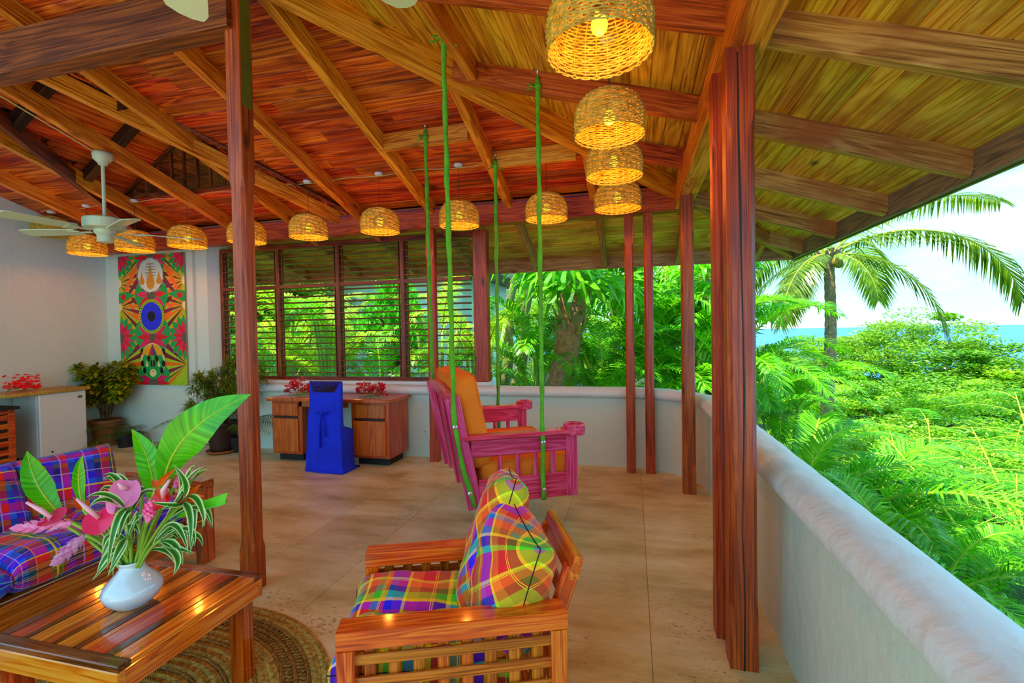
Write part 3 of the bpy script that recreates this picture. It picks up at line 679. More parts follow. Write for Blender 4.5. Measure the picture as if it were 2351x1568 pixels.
# ---------------- pink porch swing ----------------
def loc(o, M_): o.matrix_basis = M_; return o
sw = thing('porch_swing', 'pink wooden porch swing hanging from four green cloth ropes', 'swing', (-1.667, -1.478, .33), math.radians(30))
def slab(name, mat, p0, p1, w, h, parent=sw, up=(0,0,1), bevel=.006): # local-space board
    o = beam(name, p0, p1, w, h, mat, None, up=up, bevel=bevel, off=-h/2); m = o.matrix_world.copy(); o.parent = parent; o.matrix_basis = m; return o
for s in (-1, 1):
    y = s*.60
    slab('front_post', W_pinkz if False else W_pink, (.475, y, .0), (.475, y, .425), .085, .035, up=(0,1,0))
    slab('rear_post', W_pink, (-.225, y, -.02), (-.375, y, .74), .10, .035, up=(0,1,0))
    slab('lower_rail', W_pink, (-.20, y, .085), (.435, y, .085), .17, .028, up=(0,1,0))
    slab('upper_rail', W_pink, (-.25, y, .385), (.435, y, .385), .12, .028, up=(0,1,0))
    for k in range(4): slab('side_slat', W_pink, (-.05+k*.128, y, .16), (-.05+k*.128, y, .33), .032, .022, up=(0,1,0))
    # arm with a ring for a cup
    p = [(-.30,y-.045),(.40,y-.05),(.46,y-.075),(.50,y-.085)]
    arm = MB(); ol = [(-.30,y-.05),(.34,y-.055),(.40,y-.06)]; cxr, cyr, rr = .50, y, .078
    arc_ = [(cxr+rr*math.cos(a), cyr+rr*math.sin(a)) for a in [math.radians(-125+k*25) for k in range(11)]]
    poly = ol+arc_+[(.40,y+.06),(.34,y+.055),(-.30,y+.05)]
    arm.prism(poly, .445, .478); arm.build('arm_rest', W_pink, sw, bevel=.008)
    MB().lathe([(.050,.435),(.078,.435),(.078,.505),(.072,.512),(.055,.512),(.050,.505)], 28, (cxr, cyr, 0), closed=True).build('cup_ring', W_pink, sw, smooth=False, bevel=.004)
    MB().lathe([(0,.4785),(.05,.4785)], 20, (cxr,cyr,0)).build('cup_hole_shade', W_dark, sw)  # dark disc on the solid arm, painting the shade inside the cup ring
for k in range(6): slab('seat_slat', W_pink, (-.14+k*.115, -.585, .07), (-.14+k*.115, .585, .07), .085, .02)
slab('front_apron', W_pink, (.46,-.585,.07), (.46,.585,.07), .12, .025, up=(1,0,0))
bx = lambda z: -.225-.15*(z/.76)
for z0, z1 in ((.05,.20),(.23,.38),(.41,.56),(.59,.74)):
    zc = (z0+z1)/2; slab('back_board', W_pink, (bx(zc)-.012, -.585, zc), (bx(zc)-.012, .585, zc), z1-z0+.040, .02, up=(1,0,.2))
MB().prism([(-.62,.70),(-.62,.735),(-.45,.765),(-.2,.785),(0,.79),(.2,.785),(.45,.765),(.62,.735),(.62,.70)], bx(.74)-.035, bx(.74)+.02, axis='x').build('top_rail', W_pink, sw, bevel=.008)
for s in (-1, 1): slab('back_stile', W_pink, (bx(.1)-.035, s*.2, .05), (bx(.72)-.035, s*.2, .72), .07, .02, up=(1,0,.2))
def sofa_block(x, y, z, name, label, parent=None):
    m = MB(); n = 14
    hx, hy, hz = x/2, y/2, z/2; r = .055
    V = []; 
    nx, ny, nz = 10, 16, 5
    me = bpy.data.meshes.new(name)
    import bmesh
    b = bmesh.new(); bmesh.ops.create_cube(b, size=1)
    bmesh.ops.subdivide_edges(b, edges=b.edges, cuts=7, use_grid_fill=True)
    for v in b.verts:
        p = Vector((v.co.x*x, v.co.y*y, v.co.z*z)); q = Vector((max(-hx+r, min(hx-r, p.x)), max(-hy+r, min(hy-r, p.y)), max(-hz+r, min(hz-r, p.z))))
        d = p-q
        if d.length > 0: p = q+d.normalized()*r
        u, v2 = p.x/hx, p.y/hy; p.z += .018*(1-u*u)*(1-v2*v2)*(1 if p.z > 0 else -1) + .004*math.sin(p.y*23+p.x*9)
        v.co = p
    b.to_mesh(me); b.free(); me.materials.append(Orange); me.polygons.foreach_set('use_smooth', [True]*len(me.polygons)); return me
cs = thing('seat_cushion', 'orange canvas seat cushion on the pink swing', 'cushion')
me = sofa_block(.74, 1.13, .20, 'cushion', ''); link('pad', me, cs)
pipe = MB()
for zz in (-.085, .085):
    a, b = .355, .55; c = .05
    pts = [(a-c,-b),(a,-b+c),(a,b-c),(a-c,b),(-a+c,b),(-a,b-c),(-a,-b+c),(-a+c,-b)]
    pipe.tube([(px, py, zz) for px, py in pts], .005, 6, closed=True)
pipe.build('piping', Orange, cs, smooth=True)
Rz = Matrix.Translation((-1.667,-1.478,.33)) @ Matrix.Rotation(math.radians(30), 4, 'Z')
cs.matrix_world = Rz @ Matrix.Translation((.19, 0, .185))
cb = thing('back_cushion', 'orange canvas back cushion leaning on the pink swing back', 'cushion')
me2 = sofa_block(.66, 1.13, .17, 'cushion', ''); link('pad', me2, cb)
dup_pipe = MB()
for zz in (-.07, .07):
    a, b = .315, .55; c = .05
    pts = [(a-c,-b),(a,-b+c),(a,b-c),(a-c,b),(-a+c,b),(-a,b-c),(-a,-b+c),(-a+c,-b)]
    dup_pipe.tube([(px, py, zz) for px, py in pts], .005, 6, closed=True)
dup_pipe.build('piping', Orange, cb, smooth=True)
cb.matrix_world = Rz @ Matrix.Translation((-.215, 0, .555)) @ Matrix.Rotation(math.radians(90-11), 4, 'Y')
# ropes (local to the swing)
inv = Rz.inverted()
def rope(hook, pts, label):
    h = inv @ Vector(hook); P = [h] + [Vector(p) for p in pts]
    fine = []
    for a, b in zip(P, P[1:]):
        n = max(3, int((b-a).length/.05))
        for k in range(n): fine.append(a.lerp(b, k/n))
    fine.append(P[-1])
    out = []; rs = []
    for i, p in enumerate(fine):
        out.append((p.x+.002*math.sin(i*.9), p.y+.002*math.cos(i*.7), p.z)); rs.append(.0165+.0025*math.sin(i*.8)+.001*math.sin(i*2.1))
    ro = MB().tube(out, rs, 8).build('rope', Rope, sw, smooth=True)
    bow = MB()
    for s in (-1, 1):
        bow.tube([(h.x, h.y, h.z-.06), (h.x+s*.03, h.y+.02, h.z-.035), (h.x+s*.06, h.y+.02, h.z-.05), (h.x+s*.03, h.y, h.z-.07), (h.x, h.y, h.z-.06)], .007, 6, flat=.4)
        bow.tube([(h.x, h.y, h.z-.06), (h.x+s*.05, h.y+.01, h.z-.085), (h.x+s*.085, h.y-.01, h.z-.10)], .009, 6, flat=.3)
    bow.tube([(h.x-.02,h.y,h.z-.055),(h.x+.02,h.y,h.z-.065)], .02, 8)
    bow.build('bow', Rope, ro, smooth=True)
    MB().tube([(h.x,h.y,h.z+.05),(h.x,h.y,h.z-.03)], .008, 8).lathe([(0,h.z+.035),(.02,h.z+.035),(.02,h.z+.042),(0,h.z+.042)], 12, (h.x,h.y,0)).build('hook', Chrome, ro)
A = (-1.14, -1.845, 3.27)
hk = {'nf': (-1.14,-1.845,3.27), 'nr': (-1.655,-2.30,3.42), 'ff': (-1.755,-.80,3.13), 'fr': (-2.28,-1.205,3.30)}
yo = .632
fl_ = lambda s: [(.25, s*yo, .50), (.25, s*yo, .36), (.25, s*yo, .0)]
rope(hk['nf'], fl_(-1), ''); rope(hk['ff'], fl_(1), '')
rl_ = lambda s: [(-.385, s*yo, .60), (-.32, s*yo, .28), (-.235, s*yo, -.0), (-.21, s*yo, -.06)]
rl_ = lambda s: [(-.365, s*yo, .56), (-.30, s*yo, .22), (-.235, s*yo, .0)]
rope(hk['nr'], rl_(-1), ''); rope(hk['fr'], rl_(1), '')
for s in (-1, 1):
    for (x, z) in ((.25,.40),(.25,.07),(-.362,.55),(-.27,.10)):
        b = MB().lathe([(0,0),(.016,0),(.016,.006),(.008,.010),(0,.010)], 14).build('bolt', Chrome, sw)
        b.matrix_basis = Matrix.Translation((x, s*(yo+.016), z)) @ Matrix.Rotation(-s*PI/2, 4, 'X')
# ---------------- checked cloth ----------------
_c = dict(red=S(215,14,22), orange=S(240,110,40), yellow=S(250,215,20), green=S(60,200,10), dgreen=S(40,110,30), purple=S(100,45,205), blue=S(40,90,225), teal=S(30,150,175), olive=S(110,100,50), grey=S(120,150,120), navy=S(14,18,110), brown=S(110,60,25))
def bands(s): return [(_c[k.split(':')[0]], float(k.split(':')[1])) for k in s.split()]
Plaid_bright = plaid('bright_madras_check', bands('green:1.1 yellow:.35 olive:1 red:1.5 orange:1 yellow:.3 purple:.9 blue:.8 orange:.5 grey:1 red:1.1 yellow:.4 olive:.8 teal:.8 green:.4'),
    bands('red:1.3 yellow:.3 orange:1 olive:.8 green:.9 yellow:.35 purple:.9 red:.9 teal:.7 orange:.9 grey:.7 yellow:.3 brown:.9 green:.6 red:1'), .42,
    lineA=[(.22,.0025,_c['yellow'],.9), (.235,.0025,_c['yellow'],.9), (.62,.003,_c['yellow'],.8), (.635,.003,_c['yellow'],.8)], lineB=[(.15,.0025,_c['yellow'],.9), (.55,.0025,_c['yellow'],.8), (.565,.0025,_c['yellow'],.8)])
lil = S(200,150,240)
Plaid_dark = plaid('deep_madras_check', bands('navy:1.2 purple:.9 blue:.7 red:1.4 brown:.5 dgreen:1 navy:.8 purple:.8 red:1 blue:.9 olive:.7'),
    bands('purple:1 blue:1 navy:1 red:1.3 dgreen:.9 brown:.6 purple:.8 navy:.7 red:.9 blue:.8'), .36,
    lineA=[(.1,.008,lil,.75), (.3,.010,_c['yellow'],.85), (.47,.007,_c['orange'],.85), (.5,.006,_c['orange'],.85), (.68,.008,_c['green'],.8), (.86,.007,lil,.75)],
    lineB=[(.12,.008,lil,.7), (.33,.008,_c['orange'],.85), (.55,.011,_c['yellow'],.85), (.6,.006,_c['green'],.85), (.82,.008,lil,.75)], mixf=.5)
Seam = plain('dark_seam_thread', S(30,12,30), .8)
def cushion(name, label, M_, L, W, T, mat, seed=0, uv0=(0,0), group=None, rot=0, puff=.42):
    t = thing(name, label, 'cushion'); t.matrix_world = M_
    cushion_mb(L, W, T, 22, 22, 5, puff, seed, uv0=uv0, uvrot=rot).build('cover', mat, t, smooth=True, fix=False)
    pts = []
    for k in range(64):
        a = 2*PI*k/64; u = max(-1, min(1, math.cos(a)*1.42)); v = max(-1, min(1, math.sin(a)*1.42)); su = math.sin(u*PI/2); sv = math.sin(v*PI/2)
        pts.append((su*L/2*(1-.045*(1-sv*sv))*1.003, sv*W/2*(1-.045*(1-su*su))*1.003, 0))
    MB().tube(pts, .0022, 5, closed=True).build('seam', Seam, t, smooth=True)
    return t
def TR(x, y, z): return Matrix.Translation((x, y, z))
def RX(a): return Matrix.Rotation(math.radians(a), 4, 'X')
def RY(a): return Matrix.Rotation(math.radians(a), 4, 'Y')
def RZ(a): return Matrix.Rotation(math.radians(a), 4, 'Z')
def lattice_side(t, x0, x1, yin, yout, top, nv, matA, rails=(.42,.31,.20), post=.075):
    """one arm: mitred frame of thick pine with a lattice of flat slats inside"""
    ym = (yin+yout)/2; w = abs(yout-yin)
    def sl(name, mat, p0, p1, ww, hh, up): 
        o = beam(name, p0, p1, ww, hh, mat, None, up=up, bevel=.005, off=-hh/2); m = o.matrix_world.copy(); o.parent = t; o.matrix_basis = m; return o
    sl('arm_rest', matA, (x0, ym, top-.03), (x1, ym, top-.03), w, .06, (0,0,1))
    for x in (x0+post/2, x1-post/2): sl('arm_post', matA, (x, ym, .0), (x, ym, top-.06), post, w*.98, (0,1,0))
    sl('bottom_rail', matA, (x0+post, ym, .10), (x1-post, ym, .10), w*.5, .07, (0,0,1))
    L = (x1-x0)-2*post
    sgn = 1 if yout > yin else -1
    for k in range(nv):
        x = x0+post+L*(k+.5)/nv
        sl('lattice_upright', W_lat, (x, ym-sgn*.006, .13), (x, ym-sgn*.006, top-.06), .040, .014, (0,1,0))
    for z in rails:
        sl('lattice_rail', W_lat if z is None else W_lat, (x0+post, ym+sgn*.010, z), (x1-post, ym+sgn*.010, z), .034, .016, (0,1,0))
    return sl
# ---------------- armchair ----------------
acx, acy, aca = -1.198, -3.437, math.atan2(-.375, -.927)
ac = thing('armchair', 'varnished pine armchair with lattice arms in front of the pink swing', 'armchair', (acx, acy, 0), aca)
sl = None
for s in (1, -1): sl = lattice_side(ac, -.37, .37, s*.225, s*.315, .57, 8, W_chair, rails=(.46,.385,.31,.235), post=.055)
sl('front_rail', W_chair, (.34, -.23, .21), (.34, .23, .21), .10, .03, (1,0,0)); sl('rear_rail', W_chair, (-.26, -.23, .17), (-.26, .23, .17), .08, .03, (1,0,0))
for k in range(5): sl('seat_slat', W_chair, (-.2+k*.12, -.225, .235), (-.2+k*.12, .225, .235), .06, .018, (0,0,1))
for s in (1, -1):
    sl('back_upright', W_chair, (-.25, s*.19, .17), (-.42, s*.19, .66), .06, .03, (0,1,0))
sl('back_top_rail', W_chair, (-.425, -.225, .665), (-.425, .225, .665), .085, .035, (1,0,.35))
for z in (.34,.46,.56): sl('back_slat', W_chair, (-.25-.17*(z-.17)/.49, -.19, z), (-.25-.17*(z-.17)/.49, .19, z), .05, .015, (1,0,.35))
AM = TR(acx, acy, 0) @ Matrix.Rotation(aca, 4, 'Z')
cushion('seat_cushion', 'bright checked seat cushion on the far half of the armchair', AM @ TR(.08, -.10, .375) @ RY(-5) @ RX(-4), .66, .28, .24, Plaid_bright, 1, (.1,.05), 'bright checked chair cushions', .1, puff=.34)
cushion('seat_cushion', 'bright checked seat cushion on the near half of the armchair, by the near arm', AM @ TR(.10, .115, .355) @ RY(-4) @ RX(5), .64, .24, .22, Plaid_bright, 2, (.33,.21), 'bright checked chair cushions', -.05, puff=.34)
cushion('back_cushion', 'tall bright checked pillow leaning on the armchair back, the far and higher one', AM @ TR(-.165, -.13, .625) @ RZ(-6) @ RY(72) @ RZ(10), .58, .36, .20, Plaid_bright, 3, (.2,.4), 'bright checked chair cushions', .75, puff=.40)
cushion('back_cushion', 'bright checked pillow slumped on the armchair back, the near and lower one', AM @ TR(-.20, .095, .575) @ RZ(12) @ RY(78) @ RZ(-12), .49, .33, .24, Plaid_bright, 4, (.5,.1), 'bright checked chair cushions', .78, puff=.40)
# ---------------- sofa ----------------
sf = thing('sofa', 'varnished pine sofa with a wide front rail behind the coffee table', 'sofa', (-3.66, -3.8, 0), 0)
for s in (1, -1): sl = lattice_side(sf, -.39, .39, s*1.16, s*1.25, .55, 7, W_sofa, rails=(.42,.32,.22), post=.07)
def sls(name, mat, p0, p1, ww, hh, up):
    o = beam(name, p0, p1, ww, hh, mat, None, up=up, bevel=.005, off=-hh/2); m = o.matrix_world.copy(); o.parent = sf; o.matrix_basis = m; return o
sls('front_rail', W_sofa, (.37,-1.16,.235), (.37,1.16,.235), .13, .035, (1,0,0))
sls('rear_rail', W_sofa, (-.33,-1.16,.2), (-.33,1.16,.2), .10, .035, (1,0,0))
for k in range(6): sls('seat_slat', W_sofa, (-.26+k*.118,-1.16,.27), (-.26+k*.118,1.16,.27), .07, .018, (0,0,1))
sls('back_top_rail', W_sofa, (-.43,-1.16,.66), (-.43,1.16,.66), .09, .035, (1,0,.3))
for y in (-1.1,-.55,0,.55,1.1): sls('back_upright', W_sofa, (-.30,y,.15), (-.43,y,.66), .06, .025, (0,1,0))
SM = TR(-3.66, -3.8, 0)
gs = 'dark checked sofa cushions'
for i, (y, lb) in enumerate([(.90,'dark checked seat cushion at the far end of the sofa behind the flowers'), (.42,'dark checked seat cushion on the sofa, its round front edge left of the vase'), (-.06,'dark checked seat cushion cut off by the left edge of the picture')]):
    cushion('seat_cushion', lb, SM @ TR(.03, y, .385) @ RY(-2), .72, .48, .22, Plaid_dark, 10+i, (.13*i,.2*i), gs, .06*i, puff=.34)
for i, (y, z, a, lb) in enumerate([(.80,.585,-6,'dark checked back pillow at the far end of the sofa, reaching highest in the picture'), (.33,.585,8,'dark checked back pillow in the middle, behind the upright leaves'), (-.10,.585,-6,'dark checked back pillow at the left edge with a green and red patch')]):
    cushion('back_cushion', lb, SM @ TR(-.22, y, z) @ RZ(a) @ RY(72), .46, .50, .22, Plaid_dark, 20+i, (.21*i+.1,.17*i), gs, .1+.05*i, puff=.40)
# ---------------- coffee table ----------------
ctx, cty = -2.43, -3.70
ct = thing('coffee_table', 'square varnished coffee table of mixed dark and light wood strips under the vase', 'table', (ctx, cty, 0))
def slt(name, mat, p0, p1, ww, hh, up=(0,0,1), par=None):
    o = beam(name, p0, p1, ww, hh, mat, None, up=up, bevel=.003, off=-hh); m = o.matrix_world.copy(); o.parent = par or ct; o.matrix_basis = m; return o
H = .305; n = 11; pat = [0,1,0,2,1,0,2,1,0,0,1,0,1]
inw = 2*H-.09; wid = [.060,.030,.062,.045,.024,.070,.034,.026,.078,.040,.030]; tot = sum(wid); acc = -inw/2
mats_ = [W_tab1, W_tab2, W_tab3]; pm = [0,1,2,0,1,0,1,2,0,1,2][::-1]; 
for w_, k in zip(wid, pm):
    w2 = w_*inw/tot; slt('top_strip', mats_[k], (acc+w2/2, -H+.045, .45), (acc+w2/2, H-.045, .45), w2-.0015, .02); acc += w2
for s in (1,-1):
    slt('end_strip', W_tab2, (-H, s*(H-.0225), .4505), (H, s*(H-.0225), .4505), .044, .022)
    slt('side_strip', W_tab1 if s > 0 else W_tab2, (s*(H-.0225), -H+.045, .4505), (s*(H-.0225), H-.045, .4505), .044, .022)
    slt('apron', W_tab1, (-H, s*(H-.012), .428), (H, s*(H-.012), .428), .024, .075)
    slt('apron', W_tab1 if s > 0 else W_tab3, (s*(H-.012), -H+.024, .428), (s*(H-.012), H-.024, .428), .024, .075)
    for q in (1,-1): slt('leg', W_tab3, (s*(H-.055), q*(H-.055), .43), (s*(H-.055), q*(H-.055), .002), .065, .065, up=(1,0,0)).matrix_basis = TR(s*(H-.058), q*(H-.058), .216) @ RY(90)
# ---------------- jute rug ----------------
rg = thing('jute_rug', 'round braided jute rug under the coffee table', 'rug', (-2.56, -3.92, .0))
MB().lathe([(0,.0005),(.93,.0005),(.93,.003),(0,.003)], 64).build('backing', Jute2, rg)
r_ = .94; kinds = []
seq = ['w','w','b','z','b','z','b','w','w','b','w','w','b','w','w','b','w','w','b','w','w','b','w','w','b','w']
for q in seq:
    wd = {'w': .042, 'b': .018, 'z': .034}[q]; rc = r_-wd/2; r_ -= wd
    if rc < .05: break
    m = MB()
    if q == 'b':
        n = int(rc*150)
        for ph in (0, PI):
            m.tube([((rc+.004*math.sin(i*1.3+ph))*math.cos(2*PI*i/n), (rc+.004*math.sin(i*1.3+ph))*math.sin(2*PI*i/n), .009) for i in range(n)], .0055, 4, closed=True)
        m.build('plain_braid', Jute2, rg)
    elif q == 'w':
        n = int(2*PI*rc/.011)
        for i in range(n):
            a = 2*PI*i/n; sk = .016/rc
            for j, (ra, rb) in enumerate(((rc-wd*.5, rc+.001), (rc-.001, rc+wd*.5))):
                a0 = a+(sk if j else -sk)*.0; a1 = a+(-sk if j == 0 else sk)
                p = lambda rr, aa, z: (rr*math.cos(aa), rr*math.sin(aa), z)
                w2 = .0042/rc
                m.add([p(ra,a0-w2,.004),p(rb,a1-w2,.004),p(rb,a1+w2,.004),p(ra,a0+w2,.004),p((ra*.9+rb*.1),a0*.9+a1*.1,.0125),p((ra*.1+rb*.9),a0*.1+a1*.9,.0125)],
                      [(0,1,5,4),(3,4,5,2),(0,4,3),(1,2,5)])
        m.build('braid', Jute, rg, fix=False)
    else:
        n = int(2*PI*rc/.026)*2
        m.tube([((rc+.014*(1 if i % 2 else -1))*math.cos(2*PI*i/n), (rc+.014*(1 if i % 2 else -1))*math.sin(2*PI*i/n), .010) for i in range(n)], .0045, 4, closed=True)
        m.build('zigzag_braid', Jute2, rg)
# ---------------- desk ----------------
dk = thing('desk', 'brown wooden pedestal desk against the low wall', 'desk', (-3.96, -.11, 0))
MB().box((-.82,-.27,.725),(.82,.25,.765)).build('desk_top', W_desk, dk, bevel=.006)
MB().box((-.40,-.22,.66),(.25,-.20,.725)).build('centre_rail', W_desk, dk)
for x0, x1 in ((-.78,-.36),(.30,.78)):
    MB().box((x0,-.22,.09),(x1,.22,.725)).build('carcass', W_desk, dk, bevel=.003)
    MB().box((x0+.04,-.15,0),(x1-.05,.18,.09)).build('plinth', Black, dk)
    MB().box((x0+.025,-.24,.55),(x1-.045,-.215,.70)).build('drawer', W_deskp, dk, bevel=.004)
    MB().box((x0+.025,-.24,.12),(x1-.045,-.215,.515)).build('door', W_deskp, dk, bevel=.004)
    MB().box((x0+.04,-.235,.520),(x1-.06,-.218,.543)).build('groove_shade', W_black, dk)  # near-black bar painting the shade in the gap below the drawer
# ---------------- blue covered chair ----------------
ch = thing('covered_chair', 'high-back chair under a cobalt blue cloth cover tied with a bow, at the desk', 'chair', (-3.80, -.56, 0), math.radians(-4))
nz_, nx_ = 26, 30; V = []; 
def cover_ring(z):
    t = z/.95
    hw = .205+.045*(1-t)**1.4+.012*math.exp(-z*18); dep_f = .0
    # y depth: back skirt near the camera, body over the seat reaches forward up to the seat height
    dy = .05 if z > .50 else .05+.22*min(1, (.50-z)/.06)
    return hw, dy
zs = [0, .012, .04, .10, .17, .24, .31, .38, .43, .46, .49, .52, .58, .64, .70, .76, .82, .87, .90, .93]
V = []; F = []; n = 44
for z in zs:
    hw, dy = cover_ring(z); y0 = -.03-.05*(1-z/.95)
    for k in range(n):
        a = 2*PI*k/n; c_, s_ = math.cos(a), math.sin(a)
        x = hw*math.copysign(abs(c_)**.35, c_); yy = y0-.0+(dy if s_ > 0 else .03)*math.copysign(abs(s_)**.5, s_)
        fold = .006*math.sin(x*55+z*3)*(1-z/.95)+.003*math.sin(x*110+z*20)
        top = 0
        zz = z
        if z > .88: zz = z - .060*(1-(abs(x)/hw)**6)*((z-.88)/.05)   # sagging cloth between two corner horns
        if z > .9: zz += .065*max(0, (abs(x)/hw-.72)/.28)
        V.append((x, yy-fold if s_ < 0 else yy+fold, zz))
for i in range(len(zs)-1):
    for k in range(n): F.append((i*n+k, i*n+(k+1)%n, (i+1)*n+(k+1)%n, (i+1)*n+k))
F.append(tuple((len(zs)-1)*n+k for k in range(n)))
MB().add(V, F).build('cloth_cover', Blue, ch, smooth=True)
MB().tube([(-.235,-.105,.012),(0,-.125,.010),(.24,-.105,.012),(.245,.2,.012),(-.24,.2,.012)], .010, 6, closed=True).build('hem', Blue, ch, smooth=True)
tie = MB()
for s in (-1, 1):
    tie.tube([(s*.20,-.055,.70),(s*.10,-.085,.675),(s*.01,-.098,.655)], .012, 6, flat=.5)
    tie.tube([(0,-.10,.655),(s*.04,-.115,.675),(s*.075,-.11,.66),(s*.05,-.115,.64),(0,-.10,.655)], .011, 6, flat=.5)
tie.tube([(0,-.105,.65),(-.012,-.112,.55),(-.022,-.115,.42),(-.018,-.12,.28)], [.011,.016,.019,.020], 6, flat=.3)
tie.tube([(0,-.105,.65),(.03,-.112,.58),(.045,-.115,.48),(.05,-.118,.40)], [.011,.015,.017,.018], 6, flat=.3)
tie.lathe([(0,-.016),(.014,-.01),(.016,0),(.014,.01),(0,.016)], 10, (0,-.105,.655))
tie.build('bow_tie', Blue, ch, smooth=True)
# ---------------- fridge, top board, cabinet ----------------
fr = thing('fridge', 'small white fridge under a wooden board at the left wall', 'fridge', (-7.80, -.70, 0))
MB().box((-.22,-.255,.03),(.185,.255,.83)).build('cabinet_body', White, fr, bevel=.008)
MB().box((.19,-.258,.045),(.24,.258,.828)).build('door', White, fr, bevel=.010)
MB().box((.2405,.16,.735),(.243,.21,.765)).build('badge', Metalg, fr)
MB().lathe([(0,0),(.011,0),(.011,.004),(0,.004)], 12).build('lock', Black, fr).matrix_basis = TR(.24,-.14,.10)@RY(90)
for x in (-.18,.17):
    for y in (-.22,.22): MB().lathe([(.018,0),(.018,.03),(0,.03)], 10, (x,y,0)).build('foot', White, fr)
wbd = tag(MB().box((-8.045,-1.30,.832),(-7.53,-.41,.872)).build('wooden_board', W_butch, None, bevel=.004), 'pale wooden board lying over the white fridge', 'board')
cb_ = thing('slatted_cabinet', 'low orange slatted cabinet with a black top at the left edge, beside the fridge', 'cabinet', (-7.745, -1.76, 0))
MB().box((-.30,-.55,.70),(.30,.55,.735)).build('cabinet_top', Black, cb_, bevel=.004)
MB().box((-.27,-.53,.08),(.22,.53,.70)).build('carcass', W_black, cb_)
MB().box((-.25,-.50,0),(.20,.50,.08)).build('plinth', Black, cb_)
for y in (-.51,.50): MB().box((.22,y-.03,.08),(.245,y+.03,.70)).build('door_stile', W_cab, cb_, bevel=.002)
for z in (.08,.18,.28,.38,.48,.58,.655): MB().box((.222,-.48,z),(.240,.47,z+.062 if z < .65 else z+.045)).build('slat', W_cab, cb_, bevel=.002)
bd = tag(MB().box((-8.04,-1.24,.736),(-8.02,-1.22,.832)).build('support_leg', W_black), 'thin dark leg under the left end of the wooden board', 'leg')
# ---------------- painting ----------------
pcx, pz0, pz1 = -7.17, .83, 2.69; pw_, ph_ = 1.20, 1.86
pt = thing('painting', 'tall kaleidoscopic painting with a blue oval and pink flowers on the back wall', 'painting', (pcx, .185, pz0))
MB().box((-pw_/2,-.012,0),(pw_/2,.013,ph_)).build('canvas', plain('canvas_edge', S(150,150,120)), pt)
PC = {k: plain('paint_'+k, v, .5, .10, 14) for k, v in dict(green=S(10,165,75), lime=S(165,205,20), orange=S(250,110,12), red=S(215,6,30), pink=S(225,22,95), plum=S(130,22,72), cream=S(232,222,150), grey=S(90,92,70), blue=S(18,38,235), black=S(4,4,10), gold=S(190,145,25), white=S(205,220,205), maroon=S(120,18,30), yellow=S(235,170,20), slate=S(140,150,160), dblue=S(20,70,130)).items()}
pnames = list(PC); pm_ = MB(); lay = [0]
def P2(pts, col, mirror=False):
    """pts in canvas units: x 0..100 across, y 0..152 down"""
    lay[0] += 1; yy = -.0125-lay[0]*.000035
    for mr in ((False, True) if mirror else (False,)):
        q = [((((100-a) if mr else a)-50)/100*pw_, yy, ph_*(1-b/152)) for a, b in pts]
        q = [(max(-pw_/2, min(pw_/2, a)), b, max(0, min(ph_, c))) for a, b, c in q]
        pm_.add(q, [tuple(range(len(q)))], pnames.index(col))
def ell(cx, cy, rx, ry, col, n=36, mirror=False): P2([(cx+rx*math.cos(2*PI*k/n), cy+ry*math.sin(2*PI*k/n)) for k in range(n)], col, mirror)
def petal(cx, cy, a, r0, r1, w_, col, mirror=False):
    ca, sa = math.cos(a), math.sin(a); L = [(r0, -w_*.35), (r0+(r1-r0)*.45, -w_), (r1, 0), (r0+(r1-r0)*.45, w_), (r0, w_*.35)]
    P2([(cx+p*ca-q*sa, cy+p*sa+q*ca) for p, q in L], col, mirror)
P2([(0,0),(100,0),(100,152),(0,152)], 'lime')
for cy in (32, 60):     # sunburst fans from both edges
    for k in range(9):
        a0, a1 = math.radians(-64+k*14.4), math.radians(-64+k*14.4+8.5); R_2 = 52
        P2([(0,cy),(R_2*math.cos(a0),cy+R_2*math.sin(a0)),(R_2*math.cos(a1),cy+R_2*math.sin(a1))], ('orange','plum','orange','maroon')[k % 4], True)
    ell(0, cy, 4.5, 5, 'cream', mirror=True)
for cy in (128,):
    for k in range(7):
        a0, a1 = math.radians(-60+k*18), math.radians(-60+k*18+10)
        P2([(0,cy),(50*math.cos(a0),cy+50*math.sin(a0)),(50*math.cos(a1),cy+50*math.sin(a1))], ('orange','plum','maroon')[k % 3], True)
def flower(cx, cy, R, rg, a0, a1, n, cr, mirror=False):
    for k in range(n+1):
        a = math.radians(a0+(a1-a0)*(k+.5)/n); petal(cx, cy, a, R*.25, rg, R*.36, 'green', mirror)
    for k in range(n+1):
        a = math.radians(a0+(a1-a0)*k/n); petal(cx, cy, a, cr*.6, R, R*.15, ('red','pink')[k % 2], mirror)
    ell(cx, cy, cr, cr*1.1, 'grey', mirror=mirror)
flower(0, 0, 21, 26, -5, 95, 5, 4.5, True)
flower(0, 97, 21, 27, -95, 95, 9, 6, True)
ell(50, 47, 25, 22, 'green'); ell(50, 92, 27, 22, 'green'); ell(50,3,24,14,'green'); ell(50,140,24,16,'green')
flower(50, 46, 24, 24, 0, 360, 10, 7); flower(50, 96, 25, 26, 0, 360, 12, 5); flower(50, 3, 25, 24, 0, 180, 8, 5); flower(50,150,24,22,180,360,8,7)
P2([(33,47),(25,46),(9,42),(0,44),(0,56),(9,53),(25,47)], 'green', True); P2([(2,48),(8,44),(12,48),(8,53)], 'red', True)
